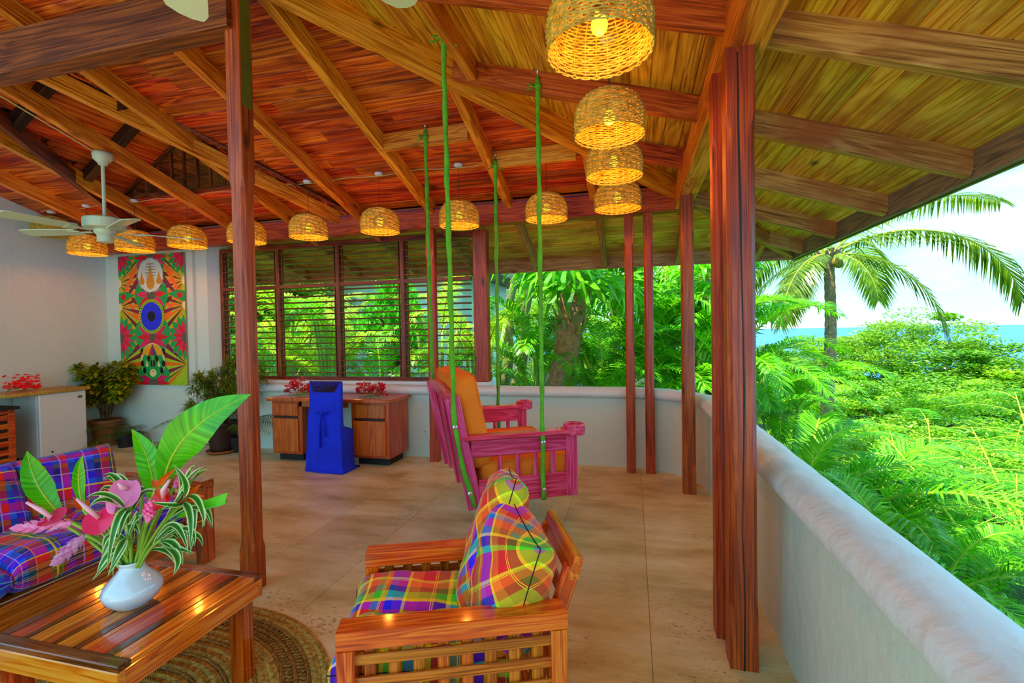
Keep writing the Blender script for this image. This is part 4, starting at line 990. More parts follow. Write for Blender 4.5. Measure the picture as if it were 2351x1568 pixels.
# upper pale oval with three gold drops
for k in range(26):
    a = 2*PI*k/26; ell(50+18.5*math.cos(a), 24+19*math.sin(a), 2.6, 2.4, 'slate' if k % 3 else 'grey', 8)
ell(50, 24, 19, 19.5, 'white'); 
for k in range(7): ell(50, 11+k*3.4, 9-abs(k-3)*.9, .9, 'slate', 12)
def drop(cx, top, bot, w_, col, mirror=False): P2([(cx,top),(cx+w_*.35,top+(bot-top)*.4),(cx+w_,top+(bot-top)*.74),(cx+w_*.75,bot-(bot-top)*.08),(cx,bot),(cx-w_*.75,bot-(bot-top)*.08),(cx-w_,top+(bot-top)*.74),(cx-w_*.35,top+(bot-top)*.4)], col, mirror)
drop(50, 7, 41, 6.5, 'gold'); drop(37, 19, 35, 4.6, 'gold', True)
# blue oval
ell(50, 72, 19.5, 20, 'lime'); 
for k in range(34):
    a = 2*PI*k/34; ell(50+17.6*math.cos(a), 72+18*math.sin(a), .75, 1.0, 'black', 8)
ell(50, 72, 16, 16.5, 'blue'); ell(50, 72, 5.8, 6, 'black')
# lower spotted oval with an umbrella of four wedges
ell(50, 124, 18.5, 21, 'cream'); ell(50, 127, 16.5, 18, 'green')
for x_, y_ in ((34,113),(34,127),(44,121),(37,135)): ell(x_, y_, 2.6, 3.8, 'black', 14, True)
ell(50, 127, 3.6, 4.8, 'black'); P2([(49.6,112),(50.4,112),(50.4,138),(49.6,138)], 'lime'); drop(41, 122, 131, 2.1, 'cream', True); ell(50, 138, 5, 4.5, 'cream'); ell(50,136,.8,.8,'black',8)
for a_, b_, c_ in ((33,43,'yellow'),(43,50,'red'),(50,57,'dblue'),(57,67,'yellow')): P2([(50,104),(a_,118),(a_+(b_-a_)*.5,116.5),(b_,118)], c_)
P2([(50,104),(33,118),(36,111),(42,106)], 'yellow', True)
pm_.build('print', [PC[k] for k in pnames], pt, fix=False)
ot = tag(MB().box((-3.0,.155,.27),(-2.88,.171,.345)).box((-2.975,.150,.30),(-2.965,.156,.315), 1).build('outlet_plate', [White, Black], None, bevel=.002), 'white wall socket plate on the low wall left of the swing', 'outlet')
# ---------------- vase ----------------
_v = atz(306, 1386, .4512); vx, vy = _v.x, _v.y
vs = thing('vase', 'squat white glazed vase with a narrow neck on the coffee table', 'vase', (vx, vy, .4512))
MB().lathe([(0,.0),(.056,0),(.062,.006),(.088,.030),(.099,.054),(.100,.066),(.093,.086),(.070,.113),(.050,.135),(.042,.150),(.041,.165),(.046,.175),(.043,.176),(.037,.165),(.037,.150),(.04,.135),(.0,.10)], 48).build('body', Ceramic, vs, smooth=True)
# ---------------- flower arrangement in the vase ----------------
D0 = 1.86
G_blade = leafmat('glossy_leaf', S(44,150,8), S(96,215,20), .35, rough=.22, scale=5)
G_bladeD = leafmat('deep_glossy_leaf', S(22,95,10), S(50,150,24), .3, rough=.22, scale=5)  # deeper green for the two leaves at the back
def veined(mat, k, amt):
    n, l = mat.node_tree.nodes, mat.node_tree.links; h = [q for q in n if q.type == 'HUE_SAT'][0]; t = n.new('ShaderNodeTexCoord'); s = n.new('ShaderNodeSeparateXYZ'); l.new(t.outputs['UV'], s.inputs[0])
    a = n.new('ShaderNodeMath'); a.operation = 'SUBTRACT'; a.inputs[1].default_value = .5; l.new(s.outputs[1], a.inputs[0]); b = n.new('ShaderNodeMath'); b.operation = 'ABSOLUTE'; l.new(a.outputs[0], b.inputs[0])
    c = n.new('ShaderNodeMath'); c.operation = 'MULTIPLY_ADD'; c.inputs[1].default_value = -.18; l.new(b.outputs[0], c.inputs[0]); l.new(s.outputs[0], c.inputs[2])
    z = n.new('ShaderNodeTexNoise'); z.noise_dimensions = '1D'; z.inputs['Scale'].default_value = k; z.inputs['Detail'].default_value = 3; l.new(c.outputs[0], z.inputs['W'])
    m = n.new('ShaderNodeMapRange'); m.inputs['From Min'].default_value = .3; m.inputs['From Max'].default_value = .7; m.inputs['To Min'].default_value = 1-amt; m.inputs['To Max'].default_value = 1+amt; l.new(z.outputs[0], m.inputs[0])
    x = n.new('ShaderNodeMixRGB'); x.blend_type = 'MULTIPLY'; x.inputs[0].default_value = 1; src = h.inputs['Color'].links[0].from_socket; l.new(src, x.inputs[1]); l.new(m.outputs[0], x.inputs[2]); l.new(x.outputs[0], h.inputs['Color'])
veined(G_blade, 26, .28); veined(G_bladeD, 26, .3)
def striped():
    m, n, l, b = nodes('striped_leaf'); b.inputs['Roughness'].default_value = .35
    t = n.new('ShaderNodeTexCoord'); s = n.new('ShaderNodeSeparateXYZ'); l.new(t.outputs['UV'], s.inputs[0])
    r = ramp(n, [(0, S(225,240,170)), (.16, S(225,240,170)), (.22, S(60,150,30)), (.5, S(36,110,40)), (.78, S(60,150,30)), (.84, S(225,240,170))]); l.new(s.outputs[1], r.inputs[0]); l.new(r.outputs[0], b.inputs['Base Color'])
    tr = n.new('ShaderNodeBsdfTranslucent'); l.new(r.outputs[0], tr.inputs[0]); mx = n.new('ShaderNodeMixShader'); mx.inputs[0].default_value = .25; l.new(b.outputs[0], mx.inputs[1]); l.new(tr.outputs[0], mx.inputs[2]); l.new(mx.outputs[0], n['Material Output'].inputs[0]); return m
Striped = striped()
PinkF = leafmat('pink_petal', S(255,120,195), S(255,190,232), .35); Magenta = leafmat('magenta_spathe', S(240,25,85), S(255,70,125), .3, rough=.2); RedF = leafmat('red_spathe', S(210,10,20), S(240,40,30), .3, rough=.2)
OrangeF = leafmat('orange_petal', S(240,70,5), S(255,120,20), .35); Spadix = plain('pale_pink_spadix', S(245,170,190), .5); Bract = leafmat('bougainvillea_bract', S(230,10,30), S(255,50,50), .3); BractP = leafmat('pink_bract', S(235,90,120), S(250,140,150), .3)
neck = Vector((vx, vy, .4512+.165))
def bez(p0, p1, p2, n): return [p0*(1-t)**2+p1*2*t*(1-t)+p2*t*t for t in [k/(n-1) for k in range(n)]]
def blade(m, pts, width, face, fold=.15, tip=1.6, base=.35, mi=0, n_across=4, wave=0, uv=False):
    """a leaf surface along pts; face = direction the blade looks"""
    N = len(pts); V = []; U = []; A = n_across
    for i, p in enumerate(pts):
        t = i/(N-1); tg = (pts[min(i+1,N-1)]-pts[max(i-1,0)]).normalized(); side = tg.cross(face)
        side = side.normalized() if side.length > 1e-5 else tg.orthogonal().normalized(); nr = side.cross(tg).normalized()
        w_ = width*(min(1, (t/base))**.7 if t < base else max(0, 1-((t-base)/(1-base))**tip))*.5
        for k in range(A+1):
            a = -1+2*k/A; V.append(p+side*w_*a+nr*(abs(a)*w_*fold+wave*w_*math.sin(t*22+a*3)*abs(a))); U.append((t, k/A))
    F = [(i*(A+1)+k, i*(A+1)+k+1, (i+1)*(A+1)+k+1, (i+1)*(A+1)+k) for i in range(N-1) for k in range(A)]
    m.add(V, F, mi, U)
def flwr(name, label, cat, parts, group='stems in the white vase'):
    t = thing(name, label, cat, neck, 0, group)
    for nm, mb, mat, sm in parts:
        o = mb.build(nm, mat, t, smooth=sm, fix=False); o.matrix_basis = Matrix.Translation(-neck)
    return t
def stem(p_end, bend=None, r=.006, low=.05):
    b = neck+Vector((random.uniform(-.02,.02), random.uniform(-.02,.02), -low)); c = bend or (b+(p_end-b)*.45+Vector((0,0,.05)))
    return bez(b, c, p_end, 10), MB().tube(bez(b, c, p_end, 10), r, 6)
camdir = lambda p: (CAMPOS-p).normalized()
# big leaves: (base px, tip px, mid offset, width px, depth base, depth tip, mat)
for (bx_, by_, tx_, ty_, mxp, myp, wpx, d0, d1, mat, fold, lb) in [
    (375,1120, 577,905, 430,1000, 95, 1.86,1.80, G_blade, .10, 'broad glossy green leaf reaching up right, largest of the arrangement, across the post'),
    (350,1175, 302,985, 345,1075, 56, 1.88,1.86, G_blade, .35, 'upright glossy leaf with wavy edge rising in the centre of the vase'),
    (330,1110, 352,1010, 335,1060, 34, 1.98,2.0, G_bladeD, .3, 'slim deep green leaf behind the upright wavy leaf'),
    (362,1125, 373,1005, 372,1060, 44, 2.02,2.02, G_bladeD, .2, 'dark green leaf behind, between the wavy leaf and the broad leaf'),
    (150,1190, 62,1035, 90,1120, 60, 1.84,1.80, G_blade, .3, 'leftmost upright green leaf over the sofa pillows'),
    (195,1175, 190,1045, 180,1105, 28, 1.80,1.80, G_blade, .5, 'narrow folded green leaf left of the vase before the sofa'),
    ]:
    a, b, c = at(bx_,by_,d0), at(tx_,ty_,d1), at(mxp,myp,(d0+d1)/2)
    c = c*2-(a+b)*.5
    pts = bez(a, c, b, 22); m = MB(); nrm = camdir(a)+Vector((.15,0,.35)); wid_ = wpx*d0/FPX*(.95 if 'broad' in lb else .85)
    blade(m, pts, wid_, nrm.normalized(), fold, 2.2, .48, wave=.05 if 'wavy' in lb or 'broad' in lb else .02, n_across=6)
    _, st = stem(a, None, .006)
    rib = MB().tube([p-nrm.normalized()*.001 for p in pts], [.0045*(1-i/23)+.001 for i in range(22)], 5)
    flwr('large_leaf', lb, 'leaf', [('leaf_blade', m, mat, True), ('midrib', rib, Stem, True), ('stalk', st, Cane, True)])
# folded cut leaf pointing right
a, b = at(455,1165,1.8), at(523,1143,1.76); m = MB(); u_ = (b-a)
q = [at(440,1158,1.82), at(522,1131,1.76), at(516,1158,1.76), at(400,1192,1.84)]; m.add([p for p in q], [(0,1,2,3)])
m.add([q[3], q[2], at(524,1146,1.78), at(430,1186,1.86)], [(0,1,2,3)])
_, st = stem(at(402,1192,1.84)); flwr('cut_leaf', 'flat bright green leaf cut square, pointing right toward the post', 'leaf', [('leaf_blade', m, G_blade, False), ('stalk', st, Cane, True)])
# striped leaves: stems with arching leaves
sets = [((300,1140), [(243,1135,205,1165),(262,1110,228,1128),(270,1090,238,1090),(320,1110,352,1150),(290,1160,270,1245),(268,1170,246,1310)], 'spray of cream edged striped leaves arching left of the pink anthurium'),
        ((290,1230), [(262,1215,232,1285),(250,1260,222,1320),(300,1190,322,1230),(280,1260,246,1325),(330,1170,300,1210)], 'cream edged striped leaves hanging low on the left side of the vase'),
        ((415,1150), [(450,1090,462,1080),(430,1095,470,1072),(455,1130,470,1210),(440,1160,436,1260),(425,1110,400,1070),(470,1140,488,1215),(400,1160,370,1170)], 'spray of cream edged striped leaves on the right side drooping over the table'),
        ((370,1240), [(405,1240,420,1300),(395,1260,408,1310),(420,1180,430,1280),(385,1210,412,1240),(440,1195,446,1255)], 'cream edged striped leaves hanging low on the right side of the vase')]
for (cx_, cy_), lv, lb in sets:
    d = D0-.05; top = at(cx_, cy_, d); pts, st = stem(top); m = MB()
    for i, (mx_, my_, ex, ey) in enumerate(lv+[(l[0]+random.randint(-25,25), l[1]+random.randint(-20,15), l[2]+random.randint(-30,30), l[3]+random.randint(-30,20)) for l in lv]):
        dd = d+random.uniform(-.10,.08); p0 = top+(neck-top)*random.uniform(0,.45); p1 = at(mx_,my_,dd); p2 = at(ex,ey,dd-.03)
        blade(m, bez(p0, p1*1.35-(p0+p2)*.175, p2, 12), .026, (camdir(p1)+Vector((0,0,.8))).normalized(), .35, 2.2, .35, n_across=4)
    flwr('striped_foliage', lb, 'leaves', [('striped_leaves', m, Striped, True), ('stalk', st, Cane, True)])
def spathe(c, size, nrm, up, mat_, spl, lb, name='anthurium'):
    """heart shaped spathe with a finger-like spadix"""
    nrm = nrm.normalized(); X = up.cross(nrm).normalized(); Y = nrm.cross(X).normalized(); m = MB(); V = [c]; n = 28
    rings = 5
    V = []; 
    for r_ in range(1, rings+1):
        for k in range(n):
            a = 2*PI*k/n; hr = (1-.28*math.sin(a)+.10*abs(math.cos(a)))*size*r_/rings*.8; 
            if math.sin(a) > .8: hr *= .80
            z = .25*size*(r_/rings)**2*abs(math.cos(a))
            V.append(c+X*hr*math.cos(a)+Y*hr*math.sin(a)*1.15+nrm*z)
    V.append(c); F = [(n*rings, k, (k+1) % n) for k in range(n)]+[(r_*n+k, (r_+1)*n+k, (r_+1)*n+(k+1)%n, r_*n+(k+1)%n) for r_ in range(rings-1) for k in range(n)]
    m.add(V, F); sp = MB().tube([c+nrm*.005, c+nrm*.03+spl*.35, c+nrm*.035+spl], [.008,.009,.005], 8)
    _, st = stem(c-nrm*.004)
    flwr(name, lb, 'flower', [('spathe', m, mat_, True), ('spadix', sp, Spadix, True), ('stalk', st, Cane, True)])
P = lambda x, y, d=D0-.06: at(x, y, d)
spathe(P(228,1190), .055, Vector((.35,-.7,.65)), Vector((-.4,0,1)), Magenta, P(215,1168)-P(255,1205), 'bright red pink anthurium with a pale spadix, left of the vase centre')
spathe(P(120,1190), .05, Vector((-.1,-.5,.9)), Vector((-1,0,.2)), Magenta, P(74,1160)-P(118,1182), 'dark pink anthurium at far left above the pink ginger')
spathe(P(292,1122), .058, Vector((.5,-.8,.2)), Vector((.2,0,1)), PinkF, P(290,1115)-P(300,1130), 'large pale pink anthurium in the middle of the arrangement')
spathe(P(262,1150), .040, Vector((-.2,-.9,.2)), Vector((-.2,0,1)), PinkF, P(262,1145)-P(268,1160), 'small pale pink anthurium half folded, below the large one')
spathe(P(378,1142), .042, Vector((.1,-.8,.5)), Vector((.6,0,.7)), RedF, P(405,1095)-P(378,1130), 'red anthurium right of centre with a pink upright spadix')
def ginger(p0, p1, r, lb, mat_=PinkF):
    m = MB(); ax = (p1-p0); L = ax.length; ax.normalize(); s = ax.orthogonal().normalized(); t = ax.cross(s)
    for k in range(46):
        f = k/46; a = k*2.4; rr = r*(.35+.65*math.sin(PI*min(1, .12+f*.86))); b = p0+ax*L*f; o = (s*math.cos(a)+t*math.sin(a))
        tip = b+ax*.028+o*rr; sd = ax.cross(o).normalized()*.009
        m.add([b+o*.004-sd*.6, b+ax*.014+o*rr*.75-sd, tip, b+ax*.014+o*rr*.75+sd, b+o*.004+sd*.6], [(0,1,2,3,4)])
    m.tube([p0, p1], [.008,.004], 6)
    _, st = stem(p0, None, .007)
    flwr('ginger_flower', lb, 'flower', [('bracts', m, mat_, False), ('stalk', st, Cane, True)])
ginger(P(165,1200), P(42,1212), .030, 'long pink ginger flower pointing left over the sofa')
ginger(P(195,1228), P(132,1288), .030, 'pink ginger flower pointing down to the left')
ginger(P(338,1198), P(348,1158), .028, 'small round pink ginger flower in the centre above the vase')
ginger(P(400,1118,1.95), P(432,1090,1.95), .030, 'pale pink ginger flower behind the striped leaves at right')
def bird(c, tips, lb):
    m = MB()
    for (x, y, d) in tips:
        e_ = at(x, y, d); blade(m, bez(c, (c+e_)*.5+Vector((0,0,.01)), e_, 8), .022, camdir(c), .3, 1.5, .3)
    _, st = stem(c); flwr('bird_of_paradise', lb, 'flower', [('orange_petals', m, OrangeF, True), ('stalk', st, Cane, True)])
bird(P(358,1120), [(405,1075,1.78),(392,1090,1.76),(352,1100,1.8),(372,1150,1.8)], 'orange bird of paradise flower above the red anthurium')
bird(P(428,1145), [(462,1112,1.76),(470,1140,1.78),(455,1158,1.78),(405,1165,1.78)], 'orange flower at the right among the striped leaves')
bird(P(192,1170,1.9), [(165,1140,1.9),(205,1145,1.9),(160,1155,1.9)], 'small orange flower behind the narrow folded leaf')
# ---------------- bougainvillea bunches ----------------
def bunch(c, lx_, ly_, h, lb, n=90, mix=.15, seed=0):
    r = random.Random(seed); t = thing('flower_bunch', lb, 'flowers', c, 0, 'cut bougainvillea bunches'); A = MB(); B = MB(); C_ = MB()
    for k in range(n):
        u, v = r.uniform(-1,1), r.uniform(-1,1); q = math.sqrt(max(0, 1-u*u*.9)); hh = h*1.75*(.15+.85*r.random()*(.72+.28*math.sin(u*4+seed)))*q
        p = Vector((lx_*u, ly_*v*q, .012+hh)); s_ = r.uniform(.026,.038); dst = A if r.random() > mix else B
        for j in range(3):
            a = j*2*PI/3+r.random(); d1 = Vector((math.cos(a), math.sin(a), r.uniform(-.2,.9))).normalized(); sd = d1.cross(Vector((r.uniform(-1,1), r.uniform(-1,1), 1)).normalized()).normalized()
            dst.add([p, p+d1*s_*.6+sd*s_*.5, p+d1*s_*1.2, p+d1*s_*.6-sd*s_*.5], [(0,1,2,3)])
    for k in range(n//5):
        u = r.uniform(-.9,.9); p = Vector((lx_*u, r.uniform(-1,1)*ly_, r.uniform(.01, h*.5))); d1 = Vector((r.uniform(-1,1), r.uniform(-1,1), .5)).normalized(); sd = d1.cross(Vector((0,0,1))).normalized()
        C_.add([p, p+d1*.02+sd*.012, p+d1*.045, p+d1*.02-sd*.012], [(0,1,2,3)])
    for k in range(4): C_.tube([(-lx_*.8+k*.05, 0, .008), (lx_*.6, (k-2)*.02, .01+.02*k)], .003, 5)
    [tag(m_.build(n_, k_, t, fix=False), kind='stuff') for m_, n_, k_ in ((A,'red_bracts',Bract),(B,'pink_bracts',BractP),(C_,'leaves',G_vine))]; return t
bunch((-7.78,-.98,.8725), .12, .17, .11, 'red bougainvillea bunch lying on the wooden board over the fridge', 110, .02, 1)
bunch((-7.72,-1.55,.7355), .12, .15, .10, 'pink and red bougainvillea bunch on the black cabinet top at the left edge', 100, .3, 2)
bunch((-4.46,-.18,.7655), .20, .09, .15, 'red and pink bougainvillea bunch on the left side of the desk', 110, .35, 3)
bunch((-3.48,-.22,.7655), .18, .08, .13, 'red and pink bougainvillea bunch on the right side of the desk', 110, .3, 4)
# ---------------- potted plants ----------------
def clampy(m, ym): m.v = [(a, min(b, ym-.02*abs(math.sin(a*40+c*31))) if b > ym-.02 else b, c) for a, b, c in m.v]
def pot(x, y, r, h, label, saucer=True, mat=Terra):
    t = thing('potted_plant', label, 'plant', (x, y, 0))
    MB().lathe([(0,.03),(r*.66,.03),(r*.70,.05),(r*.90,h*.86),(r*.97,h*.88),(r,h*.92),(r,h),(r*.93,h),(r*.9,h*.93),(r*.88,h*.88),(0,h*.88)], 36).build('pot', mat, t, smooth=False)
    MB().lathe([(0,h*.90),(r*.88,h*.89)], 24).build('soil', Dirt, t)
    if saucer: MB().lathe([(0,.0),(r*.78,0),(r*.95,.03),(r*.97,.045),(r*.93,.045),(r*.75,.012),(0,.012)], 36).build('saucer', Terra2, t, smooth=True)
    return t
p1 = pot(-7.78, -.06, .19, .36, 'bushy variegated croton in a mossy terracotta pot beside the fridge')
st = MB(); lf = MB(); r = random.Random(5)
tips = []
for k in range(22):
    a = r.random()*6.28; e_ = Vector((.42*math.cos(a)*r.uniform(.3,1), .30*math.sin(a)*r.uniform(.3,1), r.uniform(.62,1.12))); b = Vector((r.uniform(-.04,.04), r.uniform(-.04,.04), .32))
    pts = bez(b, Vector((e_.x*.3, e_.y*.3, .55)), e_, 8); st.tube(pts, [.008-.0006*i for i in range(8)], 5); tips += [(pts[7], 40), (pts[6], 34), (pts[5], 20)]
for p, n in tips:
    for k in range(n):
        a = r.random()*6.28; el = r.uniform(-.35,.9); d = Vector((math.cos(a)*math.cos(el), math.sin(a)*math.cos(el), math.sin(el))); L = r.uniform(.08,.15)
        q = p+Vector((r.uniform(-.03,.03),)*3); blade(lf, [q, q+d*L*.35+Vector((0,0,.008)), q+d*L*.7, q+d*L-Vector((0,0,.02))], r.uniform(.042,.065), Vector((0,0,1)), .15, 1.8, .45, n_across=2)
clampy(lf, .20); clampy(st, .20); lf.v = [(max(a, -.255+.015*abs(math.sin(b*60))), b, c) for a, b, c in lf.v]; st.build('stems', Branch, p1, smooth=True); lf.build('leaves', G_croton, p1, smooth=True, fix=False)
def clampy(m, ym): m.v = [(a, min(b, ym-.02*abs(math.sin(a*40+c*31))) if b > ym-.02 else b, c) for a, b, c in m.v]
def small_palm(parent, n, L, spread, mat, zb=.3, seed=0, el=(.5,1.2), name='fronds', az=None):
    r = random.Random(seed); m = MB()
    for k in range(n):
        a = az[k] if az else 2*PI*k/n+r.uniform(-.3,.3); e0 = r.uniform(*el); LL = L*r.uniform(.8,1.1); p = Vector((0,0,zb)); pts = [p.copy()]; ee = e0
        for i in range(12):
            p = p+Vector((math.cos(a)*math.cos(ee), math.sin(a)*math.cos(ee), math.sin(ee)))*LL/12; pts.append(p.copy()); ee -= spread/12
        m.tube(pts, [.005-.0003*i for i in range(13)], 4)
        for i in range(3, 13):
            tg = (pts[i]-pts[i-1]).normalized(); sd = tg.cross(Vector((0,0,1))).normalized()
            for q in (0, .5):
                pp = pts[i-1].lerp(pts[i], q)
                for s in (-1, 1):
                    l_ = LL*.34*math.sin(PI*(.18+.75*(i+q)/13)); d = (sd*s+tg*.75).normalized()
                    blade(m, [pp, pp+d*l_*.5, pp+d*l_+Vector((0,0,-l_*.28))], .013, Vector((0,0,1)), .1, 1.2, .4, n_across=1)
    clampy(m, .16); return m.build(name, mat, parent, fix=False)
gp = tag(link('ground_palm', None, None, (-7.55, .0, 0)), 'low dark palm behind the croton pot, its thin fronds spreading at floor level', 'plant')
mb_ = MB().lathe([(0,0),(.12,0),(.15,.22),(.14,.22),(0,.2)], 20).build('pot', Black, gp)
small_palm(gp, 9, .62, 1.3, G_pot, .2, 8, (.25,.9)); gp.location = (-7.60, -.02+.0, 0); gp.location = (-7.35, .03-.12, 0); gp.scale = (.85,.85,.85)
p2 = pot(-5.70, -.12, .20, .40, 'tall narrow-leaved plant in a dark pot between the painting and the window', mat=plain('dark_pot', S(52,22,14), .4))
st = MB(); lf = MB(); r = random.Random(9)
for k in range(40):
    a = r.random()*6.28; rad = r.uniform(.1,.62); e_ = Vector((rad*math.cos(a), rad*.7*math.sin(a), r.uniform(.75,1.26)-rad*.35)); b = Vector((r.uniform(-.06,.06), r.uniform(-.05,.05), .36))
    pts = bez(b, Vector((e_.x*.35, e_.y*.35, e_.z*.75)), e_, 8); st.tube(pts, [.010-.001*i for i in range(8)], 5)
    for p, n in ((pts[7], 60), (pts[6], 34)):
        for j in range(n):
            a2 = r.random()*6.28; el = r.uniform(-.5,1.2); d = Vector((math.cos(a2)*math.cos(el), math.sin(a2)*math.cos(el), math.sin(el))); L = r.uniform(.09,.17)
            q = p-Vector((0,0,.05*r.random())); blade(lf, [q, q+d*L*.5, q+d*L-Vector((0,0,.035))], .015, Vector((0,0,1)), .1, 1.4, .5, n_across=1)
clampy(lf, .29); clampy(st, .29); st.build('stems', Branch, p2, smooth=True); lf.build('leaves', G_pleo, p2, fix=False)
p3 = tag(link('young_palm', None, None, (-5.55, -.02, 0)), 'slender potted palm with arching fronds half hidden behind the tall post', 'plant')
MB().lathe([(0,0),(.10,0),(.13,.2),(.12,.2),(0,.18)], 20).build('pot', Black, p3); small_palm(p3, 8, .95, 1.5, G_pot, .2, 4, (.8,1.25), az=[0,.35,-.3,3.0,3.4,2.6,-.6,3.8])
# ---------------- land, sea, neighbouring house ----------------
def gz(x, y):
    s = 1/(1+math.exp(-(x-.3)/.9)); a = -.9-2.1*s-.16*max(0, x-1)-.03*max(0, y-6)
    return max(-24, a-.9*max(0, (x+y*.4)-42)*.4)+.15*math.sin(x*1.1)*math.cos(y*.9)
Soil = plain('leaf_litter_ground', S(36,66,12), .95, .5, 3)
V = []; F = []; nx_, ny_ = 70, 60
gx = [-34+.0*i+i*1.5 for i in range(nx_)]; gy_ = [.8+(j**1.25)*.62 for j in range(ny_)]
for y in gy_:
    for x in gx: V.append((x, y, gz(x, y)))
F = [(j*nx_+i, j*nx_+i+1, (j+1)*nx_+i+1, (j+1)*nx_+i) for j in range(ny_-1) for i in range(nx_-1)]
g1 = MB().add(V, F); o = len(g1.v)
V = []; gx2 = [.40+i*1.6 for i in range(50)]; gy2 = [-12+i*.8 for i in range(17)]
for y in gy2:
    for x in gx2: V.append((x, y, gz(x, y)))
g1.add(V, [(j*50+i, j*50+i+1, (j+1)*50+i+1, (j+1)*50+i) for j in range(16) for i in range(49)])
tag(g1.build('ground', Soil, None, smooth=True), kind='structure')
def seam():
    m, n, l, b = nodes('sea_water'); b.inputs['Base Color'].default_value = S(8,92,190); b.inputs['Roughness'].default_value = .35
    t = n.new('ShaderNodeNewGeometry'); z = n.new('ShaderNodeTexNoise'); z.inputs['Scale'].default_value = .02; z.inputs['Detail'].default_value = 8; l.new(t.outputs['Position'], z.inputs['Vector'])
    r = ramp(n, [(.35, S(6,84,180)), (.7, S(26,124,215))]); l.new(z.outputs[0], r.inputs[0]); l.new(r.outputs[0], b.inputs['Base Color'])
    bp = n.new('ShaderNodeBump'); bp.inputs['Strength'].default_value = .5; bp.inputs['Distance'].default_value = 2; l.new(z.outputs[0], bp.inputs['Height']); l.new(bp.outputs[0], b.inputs['Normal']); b.inputs['Specular IOR Level'].default_value = .2
    return m
V = []; F = []
for i in range(24): V.append((14000*math.cos(2*PI*i/24), 14000*math.sin(2*PI*i/24), -26))
tag(MB().add(V, [tuple(range(24))]).build('sea', seam(), None), kind='structure')
nh_ = thing('neighbour_house', 'white plastered neighbouring house seen through the louvred window', 'house', (0,0,0))
a, b = aty(640, 760, 7.2), aty(1062, 760, 7.2)
MB().box((a.x, 7.2, gz(a.x,7)-1), (b.x, 12, 3.15)).build('wall', Plaster, nh_)
MB().prism([(a.x-.6,6.6),(b.x+.9,6.6),(b.x+.9,12.6),(a.x-.6,12.6)], 3.15, 3.3).build('roof_edge', W_dark, nh_)
MB().prism([(6.6,3.3),(12.6,3.3),(9.6,4.6)], a.x-.6, b.x+.9, axis='x').build('roof', W_dark, nh_)
# ---------------- foliage meshes ----------------
def npcross(a, b): return np.cross(a, b)
def pinnate(name, L, e0, e1, ll, n, lw, droop=.6, fwd=.55, mat=G_palm, stemmat=Stem, vfold=.25, seed=0, bare=.12, pw=1.3):
    r = np.random.RandomState(seed); K = 26; t = np.linspace(0, 1, K); el = e0+(e1-e0)*t**pw
    P_ = np.zeros((K,3)); 
    for i in range(1, K): P_[i] = P_[i-1]+np.array([math.cos(el[i]), 0, math.sin(el[i])])*L/(K-1)
    m = MB(); m.tube([tuple(p) for p in P_], [(.022*(1-.85*i/K))*(L/3)**.5+.002 for i in range(K)], 5, mi=1)
    for i in range(n):
        u = bare+(1-bare)*(i+.5)/n; f = u*(K-1); k = int(min(f, K-2)); p = P_[k]+(P_[k+1]-P_[k])*(f-k); tg = (P_[k+1]-P_[k]); tg /= np.linalg.norm(tg)
        up = np.cross(np.array([0,1,0.]), tg)*-1; up = up if up[2] > 0 else -up
        l_ = ll*(math.sin(PI*(.12+.84*(u-bare)/(1-bare)))**.55)*r.uniform(.9,1.08)
        for s in (-1, 1):
            d = np.array([0, s, 0])*(1-.35*u)+tg*(fwd+.5*u)+up*vfold*r.uniform(.5,1.4)+r.normal(0,.05,3); d /= np.linalg.norm(d)
            w_ = np.cross(d, up); w_ /= np.linalg.norm(w_); w_ = w_*lw
            mid = p+d*l_*.5+np.array([0,0,-droop*l_*.10]); tip = p+d*l_*.93+np.array([0,0,-droop*l_*.62])
            m.add([p-w_*.25, p+w_*.25, mid+w_*.5, mid-w_*.5, tip], [(0,1,2,3),(3,2,4)], 0)
    return m.mesh(name, [mat, stemmat], fix=False)
def fan_leaf(name, R, n, pet, mat=G_palm, droop=.5, span=300, seed=0):
    r = random.Random(seed); m = MB(); c = Vector((pet,0,0)); m.tube([(0,0,0),(pet*.5,0,.05),(pet,0,0)], [.016,.012,.008], 5, mi=1)
    for i in range(n):
        a = math.radians(-span/2+span*(i+.5)/n); d = Vector((math.cos(a), math.sin(a), .12*(1 if i % 2 else -1))).normalized(); l_ = R*(.85+.15*math.cos(a))*r.uniform(.92,1.05); w_ = R*PI*span/180/n*.36
        sd = Vector((-math.sin(a), math.cos(a), 0)); k1 = c+d*l_*.55; k2 = c+d*l_*.82+Vector((0,0,-droop*l_*.12)); tip = c+d*l_*.98+Vector((0,0,-droop*l_*.42))
        m.add([c, k1-sd*w_, k1+Vector((0,0,.012)), k1+sd*w_], [(0,1,2),(0,2,3)], 0)
        m.add([k1-sd*w_, k1+sd*w_, k2+sd*w_*.55, k2-sd*w_*.55, tip], [(0,1,2,3),(3,2,4)], 0)
    return m.mesh(name, [mat, Stem], fix=False)
